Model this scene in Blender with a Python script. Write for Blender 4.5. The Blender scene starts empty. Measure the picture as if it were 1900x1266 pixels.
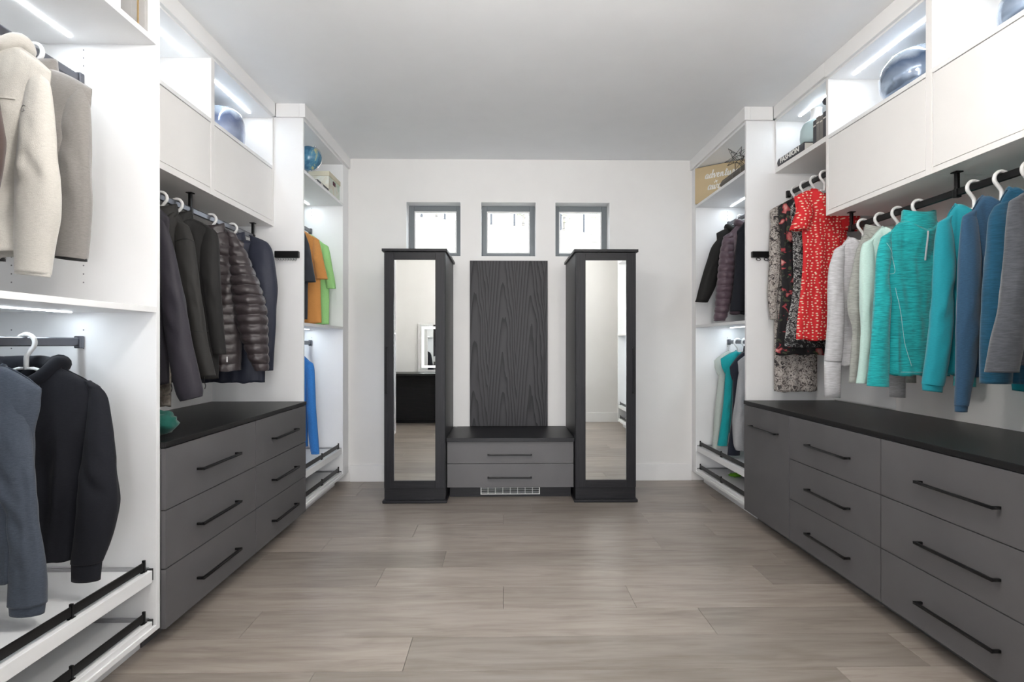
import bpy, bmesh, math, random
from mathutils import Vector, Matrix, noise
random.seed(7)
scene = bpy.context.scene
col = scene.collection
PI = math.pi

# ------------------------------------------------------------------ camera, world, sun, exposure
cam_d = bpy.data.cameras.new('camera'); cam = bpy.data.objects.new('camera', cam_d); col.objects.link(cam)
cam_d.sensor_width = 36.0; cam_d.lens = 36.0*1000.0/1900.0; cam_d.shift_y = 6.0/1900.0
cam_d.clip_start = 0.02; cam_d.clip_end = 300
cam.location = (0, 0, 1.166); cam.rotation_euler = (PI/2, 0, -math.atan(0.016))
scene.camera = cam

world = bpy.data.worlds.new('overcast_sky'); scene.world = world; world.use_nodes = True
wn = world.node_tree.nodes; wn['Background'].inputs[0].default_value = (0.86, 0.93, 1.0, 1); wn['Background'].inputs[1].default_value = 5.0
sun_d = bpy.data.lights.new('sun', 'SUN'); sun_d.energy = .25; sun_d.angle = math.radians(3)
sun = bpy.data.objects.new('sun', sun_d); col.objects.link(sun); sun.rotation_euler = (math.radians(50), 0, math.radians(25)); sun.location = (0, 0, 30)

LED_W = .46          # watts per metre of cabinet strip
DOME_S = 37.0        # radiance of the ceiling globes
HALL_W = 76.0        # watts of the added fill light in the hall behind the camera
scene.view_settings.view_transform = 'Standard'; scene.view_settings.look = 'None'
scene.view_settings.gamma = 1.0; scene.view_settings.use_curve_mapping = False
scene.view_settings.exposure = 1.04

# ------------------------------------------------------------------ materials
def newmat(name):
    m = bpy.data.materials.new(name); m.use_nodes = True
    nt = m.node_tree
    return m, nt, nt.nodes['Principled BSDF']
def N(nt, typ, **kw):
    n = nt.nodes.new(typ)
    for k, v in kw.items(): setattr(n, k, v)
    return n
def coords(nt, scale=(1, 1, 1), kind='Object', rnd=False):
    tc = N(nt, 'ShaderNodeTexCoord'); mp = N(nt, 'ShaderNodeMapping'); mp.inputs['Scale'].default_value = scale
    nt.links.new(tc.outputs[kind], mp.inputs['Vector'])
    if rnd:
        oi = N(nt, 'ShaderNodeObjectInfo'); mu = N(nt, 'ShaderNodeMath', operation='MULTIPLY'); mu.inputs[1].default_value = 37.0
        nt.links.new(oi.outputs['Random'], mu.inputs[0]); nt.links.new(mu.outputs[0], mp.inputs['Location'])
    return mp.outputs['Vector']
def noise_tex(nt, vec, scale, detail=3, rough=.5, dist=0.0):
    t = N(nt, 'ShaderNodeTexNoise'); t.inputs['Scale'].default_value = scale; t.inputs['Detail'].default_value = detail
    t.inputs['Roughness'].default_value = rough; t.inputs['Distortion'].default_value = dist
    nt.links.new(vec, t.inputs['Vector']); return t.outputs['Fac']
def ramp(nt, fac, stops):
    r = N(nt, 'ShaderNodeValToRGB'); e = r.color_ramp.elements
    while len(e) < len(stops): e.new(0.5)
    for i, (p, c) in enumerate(stops):
        e[i].position = p; e[i].color = (c[0], c[1], c[2], 1)
    nt.links.new(fac, r.inputs['Fac']); return r.outputs['Color']
def bump(nt, b, fac, strength, dist=0.002):
    n = N(nt, 'ShaderNodeBump'); n.inputs['Strength'].default_value = strength; n.inputs['Distance'].default_value = dist
    nt.links.new(fac, n.inputs['Height']); nt.links.new(n.outputs['Normal'], b.inputs['Normal'])
def s2l(*c):
    return tuple(((v/255.)/12.92 if v <= 10 else (((v/255.)+.055)/1.055)**2.4) for v in c)
def plain(name, rgb, rough=.5, metal=0.0, bscale=0, bstr=0.1, var=0.04, coat=0.0):
    m, nt, b = newmat(name); v = coords(nt)
    f = noise_tex(nt, v, 6, 2)
    lo = [max(0, x*(1-var)) for x in rgb]; hi = [min(1, x*(1+var)) for x in rgb]
    nt.links.new(ramp(nt, f, [(.3, lo), (.7, hi)]), b.inputs['Base Color'])
    b.inputs['Roughness'].default_value = rough; b.inputs['Metallic'].default_value = metal; b.inputs['Coat Weight'].default_value = coat
    if bscale: bump(nt, b, noise_tex(nt, v, bscale, 2), bstr)
    return m
M = {}
M['wall'] = plain('wall_paint', (.85, .842, .83), .75, bscale=180, bstr=.03, var=.01)
M['ceiling'] = plain('ceiling_paint', (.92, .94, .96), .8, bscale=120, bstr=.04, var=.01)
M['trim'] = plain('white_trim_paint', (.89, .89, .89), .4, var=.01)
M['melamine'] = plain('white_melamine', (.89, .895, .905), .38, bscale=400, bstr=.02, var=.01)
M['melamine_warm'] = plain('warm_white_melamine', (.87, .86, .85), .42, bscale=400, bstr=.02, var=.01)
M['slate'] = plain('slate_grey_laminate', (.108, .105, .109), .5, bscale=300, bstr=.05, var=.05)
M['black_metal'] = plain('matte_black_metal', (.012, .012, .013), .38, .6, var=.02)
M['rod_metal'] = plain('gunmetal_rod', (.14, .145, .165), .32, .85, var=.02)
M['steel'] = plain('brushed_steel', (.5, .5, .52), .3, 1.0, var=.03)
M['white_plastic'] = plain('white_plastic', (.86, .86, .86), .3, var=.01)
M['white_grille'] = plain('white_enamel', (.8, .8, .8), .35, var=.01)
M['dark_void'] = plain('dark_duct', (.01, .012, .012), .8)
M['window_frame'] = plain('grey_window_frame', (.16, .18, .195), .45, var=.02)
M['hole'] = plain('dark_pin_hole', (.22, .22, .24), .6)

def counter_mat():
    m, nt, b = newmat('black_textured_laminate'); v = coords(nt, (14, 1.2, 14))
    f = noise_tex(nt, v, 9, 5, .65)
    nt.links.new(ramp(nt, f, [(.25, (.006, .006, .0065)), (.75, (.012, .0115, .012))]), b.inputs['Base Color'])
    b.inputs['Roughness'].default_value = .40; b.inputs['Specular IOR Level'].default_value = .35; bump(nt, b, f, .25); return m
M['counter'] = counter_mat()
def dark_wood(name, lo, hi, sc=(30, 30, 1.1), s=5, rough=.42):
    m, nt, b = newmat(name); v = coords(nt, sc, rnd=True)
    f = noise_tex(nt, v, s, 6, .62, .25)
    nt.links.new(ramp(nt, f, [(.3, lo), (.7, hi)]), b.inputs['Base Color'])
    b.inputs['Roughness'].default_value = rough; b.inputs['Specular IOR Level'].default_value = .28; bump(nt, b, f, .18); return m
M['wood_v'] = dark_wood('charcoal_oak_vertical', (.009, .0095, .0125), (.022, .0215, .0255))
M['wood_h'] = dark_wood('charcoal_oak_horizontal', (.009, .0095, .012), (.022, .0215, .025), (1.1, 30, 30))
def cathedral():
    m, nt, b = newmat('charcoal_oak_cathedral'); L = nt.links.new
    tc = N(nt, 'ShaderNodeTexCoord'); sp = N(nt, 'ShaderNodeSeparateXYZ'); L(tc.outputs['Object'], sp.inputs[0])
    def ma(op, a, bb=None, c=None):
        n = N(nt, 'ShaderNodeMath', operation=op)
        for i, q in enumerate((a, bb, c)):
            if q is None: continue
            if isinstance(q, (int, float)): n.inputs[i].default_value = q
            else: L(q, n.inputs[i])
        return n.outputs[0]
    mp = N(nt, 'ShaderNodeMapping'); mp.inputs['Scale'].default_value = (7, 7, 1.3); L(tc.outputs['Object'], mp.inputs[0])
    nz = noise_tex(nt, mp.outputs[0], 1.3, 3, .5)
    x = ma('ADD', sp.outputs[0], ma('MULTIPLY', ma('SUBTRACT', nz, .5), .05))
    xa = ma('WRAP', ma('ADD', x, .05), .119, -.119)
    r = ma('SQRT', ma('ADD', ma('MULTIPLY', xa, xa), .0006))
    idx = ma('FLOOR', ma('DIVIDE', ma('ADD', x, .05+.119), .238))
    zz = ma('ADD', ma('MULTIPLY', sp.outputs[2], .07), ma('MULTIPLY', idx, .037))
    val = ma('ADD', ma('ADD', r, zz), ma('MULTIPLY', nz, .055))
    w = ma('FRACT', ma('MULTIPLY', val, 42))
    line = ma('POWER', w, 2.2)
    mp2 = N(nt, 'ShaderNodeMapping'); mp2.inputs['Scale'].default_value = (60, 60, 2); L(tc.outputs['Object'], mp2.inputs[0])
    fine = noise_tex(nt, mp2.outputs[0], 4, 4, .6)
    mixv = ma('SUBTRACT', ma('ADD', .55, ma('MULTIPLY', fine, .55)), ma('MULTIPLY', line, .95))
    L(ramp(nt, mixv, [(0.10, (.004, .0042, .006)), (.75, (.040, .038, .043))]), b.inputs['Base Color'])
    b.inputs['Roughness'].default_value = .45; b.inputs['Specular IOR Level'].default_value = .28; bump(nt, b, mixv, .35); return m
M['cathedral'] = cathedral()
def floor_mat():
    m, nt, b = newmat('grey_brown_oak_plank'); L = nt.links.new
    v = coords(nt, (.9, 10, 10), rnd=True); v2 = coords(nt, (.9, 5, 5), rnd=True)
    f = noise_tex(nt, v, 3.2, 6, .62, .6); g = noise_tex(nt, v2, 2.2, 3, .5, 1.2)
    c1 = ramp(nt, f, [(.28, (.275, .234, .199)), (.5, (.345, .301, .264)), (.75, (.39, .346, .308))])
    c2 = ramp(nt, g, [(.3, (.72, .70, .68)), (.62, (1.0, 1.0, 1.0))])
    mx = N(nt, 'ShaderNodeMixRGB', blend_type='MULTIPLY'); mx.inputs[0].default_value = .8; L(c1, mx.inputs[1]); L(c2, mx.inputs[2])
    oi = N(nt, 'ShaderNodeObjectInfo'); mr = N(nt, 'ShaderNodeMapRange'); mr.inputs['To Min'].default_value = .8; mr.inputs['To Max'].default_value = 1.1
    L(oi.outputs['Random'], mr.inputs['Value'])
    mx2 = N(nt, 'ShaderNodeMixRGB', blend_type='MULTIPLY'); mx2.inputs[0].default_value = 1; L(mx.outputs[0], mx2.inputs[1]); L(mr.outputs[0], mx2.inputs[2])
    L(mx2.outputs[0], b.inputs['Base Color']); b.inputs['Roughness'].default_value = .34; bump(nt, b, f, .08); return m
M['floor'] = floor_mat()
def glass_mat():
    m, nt, b = newmat('window_glass'); nt.nodes.remove(b)
    tr = N(nt, 'ShaderNodeBsdfTransparent'); gl = N(nt, 'ShaderNodeBsdfGlossy'); gl.inputs['Roughness'].default_value = .01
    mx = N(nt, 'ShaderNodeMixShader'); fr = N(nt, 'ShaderNodeFresnel'); fr.inputs['IOR'].default_value = 1.25
    nt.links.new(fr.outputs[0], mx.inputs[0]); nt.links.new(tr.outputs[0], mx.inputs[1]); nt.links.new(gl.outputs[0], mx.inputs[2])
    nt.links.new(mx.outputs[0], nt.nodes['Material Output'].inputs[0]); return m
M['glass'] = glass_mat()
def mirror_mat():
    m, nt, b = newmat('silvered_mirror'); b.inputs['Base Color'].default_value = (.9, .92, .91, 1); b.inputs['Metallic'].default_value = 1; b.inputs['Roughness'].default_value = .0; return m
M['mirror'] = mirror_mat()
def emit(name, rgb, s):
    m, nt, b = newmat(name); b.inputs['Emission Color'].default_value = (*rgb, 1); b.inputs['Emission Strength'].default_value = s; b.inputs['Base Color'].default_value = (.8, .8, .8, 1); return m
M['led'] = emit('led_diffuser', (.88, .95, 1.0), 9.0)
M['dome'] = emit('lamp_glass', (1.0, .95, .89), DOME_S)
M['mirror_led'] = emit('mirror_light_band', (.95, .98, 1.0), 3.0)

def cloth(name, rgb, rough=.85, heather=0.0, sheen=.25, weave=900, bstr=.12, spec=.3, streak=(90, 90, 700)):
    m, nt, b = newmat(name); L = nt.links.new
    v = coords(nt); f = noise_tex(nt, v, weave, 1, .5)
    vs = coords(nt, streak); h = noise_tex(nt, vs, 1.0, 3, .7)
    va = .07 + heather
    lo = [x*(1-va) for x in rgb]; hi = [min(1, x*(1+va)+heather*.03) for x in rgb]
    L(ramp(nt, h, [(.35, lo), (.65, hi)]), b.inputs['Base Color'])
    b.inputs['Roughness'].default_value = rough; b.inputs['Sheen Weight'].default_value = sheen; b.inputs['Specular IOR Level'].default_value = spec
    big = noise_tex(nt, v, 14, 3, .5)
    ad = N(nt, 'ShaderNodeMath', operation='MULTIPLY_ADD'); ad.inputs[1].default_value = 2.2
    L(big, ad.inputs[0]); L(f, ad.inputs[2]); bump(nt, b, ad.outputs[0], bstr, .004); return m
def dots_mat():
    m, nt, b = newmat('red_dotted_cotton'); L = nt.links.new
    tc = N(nt, 'ShaderNodeTexCoord'); sp = N(nt, 'ShaderNodeSeparateXYZ'); cb = N(nt, 'ShaderNodeCombineXYZ'); L(tc.outputs['Object'], sp.inputs[0])
    m1 = N(nt, 'ShaderNodeMath', operation='MULTIPLY_ADD'); m1.inputs[1].default_value = .25; L(sp.outputs[1], m1.inputs[0]); L(sp.outputs[0], m1.inputs[2])
    m2 = N(nt, 'ShaderNodeMath', operation='MULTIPLY'); m2.inputs[1].default_value = 41.0; L(m1.outputs[0], m2.inputs[0])
    m3 = N(nt, 'ShaderNodeMath', operation='MULTIPLY'); m3.inputs[1].default_value = 58.0; L(sp.outputs[2], m3.inputs[0]); L(m2.outputs[0], cb.inputs[0]); L(m3.outputs[0], cb.inputs[1])
    t = N(nt, 'ShaderNodeTexVoronoi'); t.voronoi_dimensions = '2D'; t.inputs['Scale'].default_value = 1.0; t.inputs['Randomness'].default_value = .6; L(cb.outputs[0], t.inputs['Vector'])
    L(ramp(nt, t.outputs['Distance'], [(.18, (.82, .68, .50)), (.24, (.62, .016, .022))]), b.inputs['Base Color'])
    b.inputs['Roughness'].default_value = .8; return m
M['red_dots'] = dots_mat()
def print_mat(name, scale, stops, dist=1.5, detail=4, rough=.8):
    m, nt, b = newmat(name); v = coords(nt)
    f = noise_tex(nt, v, scale, detail, .65, dist)
    nt.links.new(ramp(nt, f, stops), b.inputs['Base Color']); b.inputs['Roughness'].default_value = rough; return m
M['taupe_print'] = print_mat('taupe_abstract_print', 32, [(.37, (.012, .012, .018)), (.45, (.14, .12, .11)), (.50, (.46, .42, .39)), (.57, (.50, .47, .44)), (.60, (.05, .045, .05)), (.68, (.30, .26, .25))], 1.6, 5)
M['camo'] = print_mat('brown_speckled_knit', 24, [(.36, (.10, .088, .075)), (.5, (.26, .225, .19)), (.64, (.42, .37, .32))], .5, 6, .95)
M['bw_print'] = print_mat('black_white_print', 55, [(.46, (.01, .01, .012)), (.52, (.55, .56, .55)), (.58, (.02, .02, .022))], 1.0, 2)
M['bw_band'] = print_mat('black_band_print', 40, [(.52, (.008, .008, .010)), (.56, (.30, .31, .31)), (.60, (.012, .012, .014))], .4, 1)
def floral():
    m, nt, b = newmat('black_floral_print'); L = nt.links.new
    v = coords(nt); f = noise_tex(nt, v, 16, 2, .5, .6); g = noise_tex(nt, coords(nt, (1, 1, 1.3)), 21, 3, .5, .8)
    c1 = ramp(nt, f, [(.57, (.010, .009, .011)), (.60, (.33, .03, .045)), (.66, (.48, .12, .12)), (.72, (.62, .33, .30))])
    c2 = ramp(nt, g, [(.60, (0, 0, 0)), (.63, (.05, .065, .03))])
    mx = N(nt, 'ShaderNodeMixRGB', blend_type='ADD'); mx.inputs[0].default_value = 1; L(c1, mx.inputs[1]); L(c2, mx.inputs[2])
    L(mx.outputs[0], b.inputs['Base Color']); b.inputs['Roughness'].default_value = .75; return m
M['floral'] = floral()
def irid(name, lo, hi, z0, z1, rough=.06):
    m, nt, b = newmat(name); L = nt.links.new
    tc = N(nt, 'ShaderNodeTexCoord'); sp = N(nt, 'ShaderNodeSeparateXYZ'); L(tc.outputs['Object'], sp.inputs[0])
    f = noise_tex(nt, tc.outputs['Object'], 7, 3, .5, 1.5)
    mr = N(nt, 'ShaderNodeMapRange'); mr.inputs['From Min'].default_value = z0; mr.inputs['From Max'].default_value = z1; L(sp.outputs[2], mr.inputs['Value'])
    ad = N(nt, 'ShaderNodeMath', operation='MULTIPLY_ADD'); ad.inputs[1].default_value = .35; L(f, ad.inputs[0]); L(mr.outputs[0], ad.inputs[2])
    L(ramp(nt, ad.outputs[0], [(.15, lo), (.55, hi), (.85, lo), (1.0, (.55, .62, .72))]), b.inputs['Base Color'])
    b.inputs['Roughness'].default_value = rough; b.inputs['Metallic'].default_value = .55; b.inputs['Coat Weight'].default_value = 1.0
    b.inputs['Thin Film Thickness'].default_value = 420; b.inputs['Thin Film IOR'].default_value = 1.45; return m
M['irid'] = irid('iridescent_blue_glass', (.10, .16, .28), (.42, .52, .68), 0, .22)
M['bucket'] = irid('smoky_blue_glaze', (.16, .20, .34), (.40, .46, .62), 0, .26, .15)

# ------------------------------------------------------------------ mesh helpers
org = {}
class MB:
    def __init__(s): s.v = []; s.f = []
    def box(s, x0, x1, y0, y1, z0, z1):
        n = len(s.v)
        s.v += [(x0, y0, z0), (x1, y0, z0), (x1, y1, z0), (x0, y1, z0), (x0, y0, z1), (x1, y0, z1), (x1, y1, z1), (x0, y1, z1)]
        s.f += [tuple(n+i for i in q) for q in ((0, 3, 2, 1), (4, 5, 6, 7), (0, 1, 5, 4), (1, 2, 6, 5), (2, 3, 7, 6), (3, 0, 4, 7))]; return s
    def grid(s, rows, closed=True, cap0=False, cap1=False):
        n = len(s.v); k = len(rows[0])
        for r in rows: s.v += [tuple(p) for p in r]
        for i in range(len(rows)-1):
            for j in range(k if closed else k-1):
                a = n+i*k+j; b = n+i*k+(j+1) % k
                s.f.append((a, b, b+k, a+k))
        if cap0: s.f.append(tuple(n+j for j in reversed(range(k))))
        if cap1: s.f.append(tuple(n+(len(rows)-1)*k+j for j in range(k)))
        return s
    def tube(s, pts, r, seg=8, closed=False, caps=True):
        pts = [Vector(p) for p in pts]; rows = []; nrm = None; m = len(pts)
        for i, p in enumerate(pts):
            a = pts[(i-1) % m] if (closed or i > 0) else p
            b = pts[(i+1) % m] if (closed or i < m-1) else p
            t = (b-a).normalized()
            if nrm is None:
                nrm = t.orthogonal().normalized()
            else:
                nrm = (nrm - t*nrm.dot(t)).normalized()
            bi = t.cross(nrm); rr = r[i] if isinstance(r, (list, tuple)) else r
            rows.append([p+nrm*rr*math.cos(2*PI*j/seg)+bi*rr*math.sin(2*PI*j/seg) for j in range(seg)])
        if closed: rows.append(rows[0]); return s.grid(rows)
        return s.grid(rows, True, caps, caps)
    def lathe(s, prof, c=(0, 0, 0), seg=32, cap0=True, cap1=False):
        rows = [[(c[0]+r*math.cos(2*PI*j/seg), c[1]+r*math.sin(2*PI*j/seg), c[2]+z) for j in range(seg)] for r, z in prof]
        return s.grid(rows, True, cap0, cap1)
    def cyl(s, c, r, h, axis='z', seg=16):
        rows = []
        for d in (0, h):
            rr = []
            for j in range(seg):
                a = 2*PI*j/seg; p, q = r*math.cos(a), r*math.sin(a)
                if axis == 'z': rr.append((c[0]+p, c[1]+q, c[2]+d))
                elif axis == 'y': rr.append((c[0]+q, c[1]+d, c[2]+p))
                else: rr.append((c[0]+d, c[1]+p, c[2]+q))
            rows.append(rr)
        return s.grid(rows, True, True, True)
    def sphere(s, c, r, seg=24, rings=16):
        if not isinstance(r, (list, tuple)): r = (r, r, r)
        rows = []
        for i in range(rings+1):
            a = -PI/2+PI*i/rings; ca = max(math.cos(a), 1e-3)
            rows.append([(c[0]+r[0]*ca*math.cos(2*PI*j/seg), c[1]+r[1]*ca*math.sin(2*PI*j/seg), c[2]+r[2]*math.sin(a)) for j in range(seg)])
        return s.grid(rows, True, True, True)
    def prism(s, poly, y0, y1):
        n = len(s.v); k = len(poly)
        s.v += [(x, y0, z) for x, z in poly]+[(x, y1, z) for x, z in poly]
        s.f.append(tuple(n+i for i in range(k))); s.f.append(tuple(n+k+i for i in reversed(range(k))))
        for i in range(k): j = (i+1) % k; s.f.append((n+j, n+i, n+k+i, n+k+j))
        return s
    def build(s, name, mat, parent=None, loc=None, smooth=False, bevel=0.0, local=False, solid=0.0):
        o3 = Vector((0, 0, 0))
        if parent is not None:
            if not local: o3 = org[parent.name]
        elif loc is not None: o3 = Vector(loc)
        me = bpy.data.meshes.new(name)
        me.from_pydata([tuple(Vector(p)-(o3 if not local else Vector((0, 0, 0)))) for p in s.v], [], s.f)
        bm = bmesh.new(); bm.from_mesh(me); bmesh.ops.remove_doubles(bm, verts=bm.verts, dist=1e-6); bmesh.ops.recalc_face_normals(bm, faces=bm.faces); bm.to_mesh(me); bm.free()
        me.materials.append(M[mat] if isinstance(mat, str) else mat)
        if smooth: me.polygons.foreach_set('use_smooth', [True]*len(me.polygons))
        o = bpy.data.objects.new(name, me); col.objects.link(o)
        if parent is not None: o.parent = parent; org[o.name] = org[parent.name]
        else:
            o.location = loc if loc is not None else (0, 0, 0); org[o.name] = Vector(o.location)
        if bevel:
            b = o.modifiers.new('bevel', 'BEVEL'); b.width = bevel; b.segments = 2; b.limit_method = 'ANGLE'
            me.polygons.foreach_set('use_smooth', [True]*len(me.polygons)); b.harden_normals = True
        if solid:
            q = o.modifiers.new('solidify', 'SOLIDIFY'); q.thickness = solid; q.offset = -1
        return o
def box(name, x0, x1, y0, y1, z0, z1, mat, parent=None, bevel=.0012, loc=None):
    return MB().box(x0, x1, y0, y1, z0, z1).build(name, mat, parent, loc=loc, bevel=bevel)
def tag(o, label, cat, group=None):
    o['label'] = label; o['category'] = cat
    if group: o['group'] = group
    return o
def thing(name, label, cat, loc, group=None, rz=0.0):
    o = bpy.data.objects.new(name, None); o.empty_display_size = .05; col.objects.link(o)
    o.location = loc; o.rotation_euler = (0, 0, rz); org[o.name] = Vector(loc); tag(o, label, cat, group); return o
def structure(o): o['kind'] = 'structure'; return o
def area(name, loc, sx, sy, w, rgb=(1, 1, 1), rot=(0, 0, 0), parent=None):
    d = bpy.data.lights.new(name, 'AREA'); d.shape = 'RECTANGLE'; d.size = sx; d.size_y = sy; d.energy = w; d.color = rgb
    o = bpy.data.objects.new(name, d); col.objects.link(o); o.rotation_euler = rot
    if parent is not None: o.parent = parent; o.location = Vector(loc)-org[parent.name]
    else: o.location = loc
    return o
def catmull(rows, n):
    """resample a list of tuples smoothly to n rows"""
    k = len(rows)
    out = []
    for i in range(n):
        t = i*(k-1)/(n-1); a = min(int(t), k-2); f = t-a
        p0 = rows[max(a-1, 0)]; p1 = rows[a]; p2 = rows[a+1]; p3 = rows[min(a+2, k-1)]
        out.append(tuple(.5*((2*q1)+(-q0+q2)*f+(2*q0-5*q1+4*q2-q3)*f*f+(-q0+3*q1-3*q2+q3)*f**3) for q0, q1, q2, q3 in zip(p0, p1, p2, p3)))
    return out
def interp(tab, x):
    if x <= tab[0][0]: return tab[0][1]
    for (a, b), (c, d) in zip(tab, tab[1:]):
        if x <= c:
            f = (x-a)/(c-a); f = f*f*(3-2*f); return b+(d-b)*f
    return tab[-1][1]

# ------------------------------------------------------------------ room shell
XL, XR, YB, YF, ZC = -1.92, 2.22, 4.60, -0.12, 2.743
FLEFT, FRIGHT = -1.298, 1.603        # drawer fronts
PLEFT, PRIGHT = -1.316, 1.618        # panel front edges
ULEFT, URIGHT = -1.508, 1.81         # upper cabinet fronts
floor = structure(box('floor', XL-.1, XR+.1, -2.2, YB+.1, -.06, -.012, 'dark_void', bevel=0))
rows0 = 3.713+4*.2232
joints = {4.1594: [-.9, .55, 1.6], 3.9362: [-1.3, .2, 1.45], 3.713: [-1.75, 0.0, .955], 3.4898: [-.55, 1.3], 3.2666: [-1.03, .905], 3.0434: [-1.31, -.32, 1.5],
          2.8202: [-.615, 1.31], 2.597: [-1.6, 0.0, .59], 2.3738: [-1.05, .86], 2.1506: [-.36, 1.55], 1.9274: [-.67, 1.2]}
y1 = rows0+.0; k = 0
while y1 > -2.2:
    y0 = max(y1-.2232, -2.2)
    key = min(joints, key=lambda q: abs(q-y1))
    js = joints[key] if abs(key-y1) < .02 else sorted([random.uniform(-1.5, -.5), random.uniform(.2, 1.6)])
    xs = [XL-.05]+list(js)+[XR+.05]
    top = min(y1, YB+.05)
    if top > y0:
        for a, b in zip(xs, xs[1:]):
            o = MB().box(a+.0006, b-.0006, y0+.0006, top-.0006, -.012, random.uniform(-.0004, 0)).build('plank', 'floor', floor, bevel=.0008)
    y1 -= .2232
w = MB()
wins = [(-.828, -.362), (-.193, .280), (.441, .913)]; WZ0, WZ1 = 1.914, 2.381
w.box(XL-.1, XR+.1, YB, YB+.22, 0, WZ0).box(XL-.1, XR+.1, YB, YB+.22, WZ1, ZC)
xs = [XL-.1]+[q for p in wins for q in p]+[XR+.1]
for i in range(0, len(xs), 2): w.box(xs[i], xs[i+1], YB, YB+.22, WZ0, WZ1)
structure(w.build('wall_back', 'wall'))
structure(MB().box(XL-.1, XL, YF, YB, 0, ZC).build('wall_left', 'wall'))
structure(MB().box(XR, XR+.1, YF, YB, 0, ZC).build('wall_right', 'wall'))
DX0, DX1, DZ = -.46, .46, 2.06
structure(MB().box(XL-.1, DX0, YF-.12, YF, 0, ZC).box(DX1, XR+.1, YF-.12, YF, 0, ZC).box(DX0, DX1, YF-.12, YF, DZ, ZC).build('wall_front', 'wall'))
structure(MB().box(XL-.1, XR+.1, -2.2, YB+.22, ZC, ZC+.1).build('ceiling', 'ceiling'))
structure(MB().box(-1.5, -1.4, -2.2, YF-.12, 0, ZC).box(1.4, 1.5, -2.2, YF-.12, 0, ZC).box(-1.5, 1.5, -2.3, -2.2, 0, ZC).build('wall_hall', 'wall'))
area('hall_fill_light', (0, -2.15, 1.1), 1.6, 1.8, HALL_W, (.97, .98, 1.0), rot=(PI/2, 0, 0))  # added unseen fill light, brightens the closet through the doorway
structure(MB().box(-.88, -.80, -2.2, -2.165, .12, 2.08).box(.80, .88, -2.2, -2.165, .12, 2.08).box(-.80, .80, -2.2, -2.165, 2.0, 2.08).box(-.80, .80, -2.2, -2.165, .12, .20).box(-.02, .02, -2.2, -2.17, .20, 2.0).build('window_4', 'trim', bevel=.002))  # unseen window-like frame, added only to surround the fill light
# door casing round the opening behind the camera
cs = structure(MB().box(DX0-.08, DX0, YF, YF+.018, 0, DZ+.08).box(DX1, DX1+.08, YF, YF+.018, 0, DZ+.08).box(DX0, DX1, YF, YF+.018, DZ, DZ+.08).build('trim_1', 'trim', bevel=.002))
# baseboards
structure(box('baseboard_back', -1.30, 1.61, YB-.016, YB, 0, .142, 'trim', bevel=.003))
structure(MB().box(DX1+.08, XR, YF, YF+.016, 0, .142).box(-.52, DX0-.08, YF, YF+.016, 0, .142).build('baseboard_front', 'trim', bevel=.003))
structure(MB().box(XR-.016, XR, YF+.016, .33, 0, .142).build('baseboard_right', 'trim', bevel=.003))
structure(MB().box(XL, XL+.016, .45, 1.30, 0, .142).build('baseboard_left', 'trim', bevel=.003))
# windows
for i, (a, b) in enumerate(wins):
    root = MB().box(a+.004, a+.048, YB+.13, YB+.19, WZ0+.004, WZ1-.004).box(b-.048, b-.004, YB+.13, YB+.19, WZ0+.004, WZ1-.004)
    root.box(a+.048, b-.048, YB+.13, YB+.19, WZ0+.004, WZ0+.05).box(a+.048, b-.048, YB+.13, YB+.19, WZ1-.048, WZ1-.004)
    fr = structure(root.build('window_%d' % (i+1), 'window_frame', bevel=.003))
    sash = MB()
    sash.box(a+.048, a+.058, YB+.14, YB+.18, WZ0+.05, WZ1-.048).box(b-.058, b-.048, YB+.14, YB+.18, WZ0+.05, WZ1-.048).box(a+.058, b-.058, YB+.14, YB+.18, WZ0+.05, WZ0+.06).box(a+.058, b-.058, YB+.14, YB+.18, WZ1-.058, WZ1-.048)
    sash.build('sash', 'white_plastic', fr)
    MB().box(a+.05, b-.05, YB+.156, YB+.162, WZ0+.052, WZ1-.05).build('pane', 'glass', fr)
    ln = MB()
    ln.box(a, a+.004, YB, YB+.13, WZ0, WZ1).box(b-.004, b, YB, YB+.13, WZ0, WZ1).box(a+.004, b-.004, YB, YB+.13, WZ0, WZ0+.004).box(a+.004, b-.004, YB, YB+.13, WZ1-.004, WZ1)
    ln.build('reveal_lining', 'trim', fr)

# ------------------------------------------------------------------ outside: hill, fence, trees
M['dry_grass'] = print_mat('dry_grass', 1.1, [(.34, (.045, .040, .028)), (.45, (.095, .089, .070)), (.65, (.125, .118, .095))], .6, 9, 1.0)
M['fence_post'] = plain('weathered_post', (.045, .047, .052), .8)
M['leaf'] = plain('spring_foliage', (.30, .34, .20), .9)
M['bark'] = plain('grey_bark', (.20, .18, .16), .9)
hm = []
for j in range(41):
    y = 6+j*1.6; r = []
    for i in range(31):
        x = -36+i*2.4
        z = -1.0+(y-6)*.325 if y < 40.5 else -1.0+34.5*.325+(y-40.5)*.16
        z -= x*.085
        z += .28*noise.noise((x*.3, y*.3, 0))
        r.append((x, y, z))
    hm.append(r)
def hill_z(x, y):
    z = -1.0+(y-6)*.325 if y < 40.5 else -1.0+34.5*.325+(y-40.5)*.16
    return z - x*.085 + .28*noise.noise((x*.3, y*.3, 0))
structure(MB().grid(hm, closed=False).build('ground', 'dry_grass', smooth=True))
fz = thing('wire_fence', 'dark wire fence on thin posts along the hill top seen through the windows', 'fence', (0, 40, hill_z(0, 40)))
px = [-9.5+1.72*i for i in range(13)]
for x in px: MB().box(x-.08, x+.08, 39.95, 40.05, hill_z(x, 40)-.1, hill_z(x, 40)+1.75).build('post', 'fence_post', fz)
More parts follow.
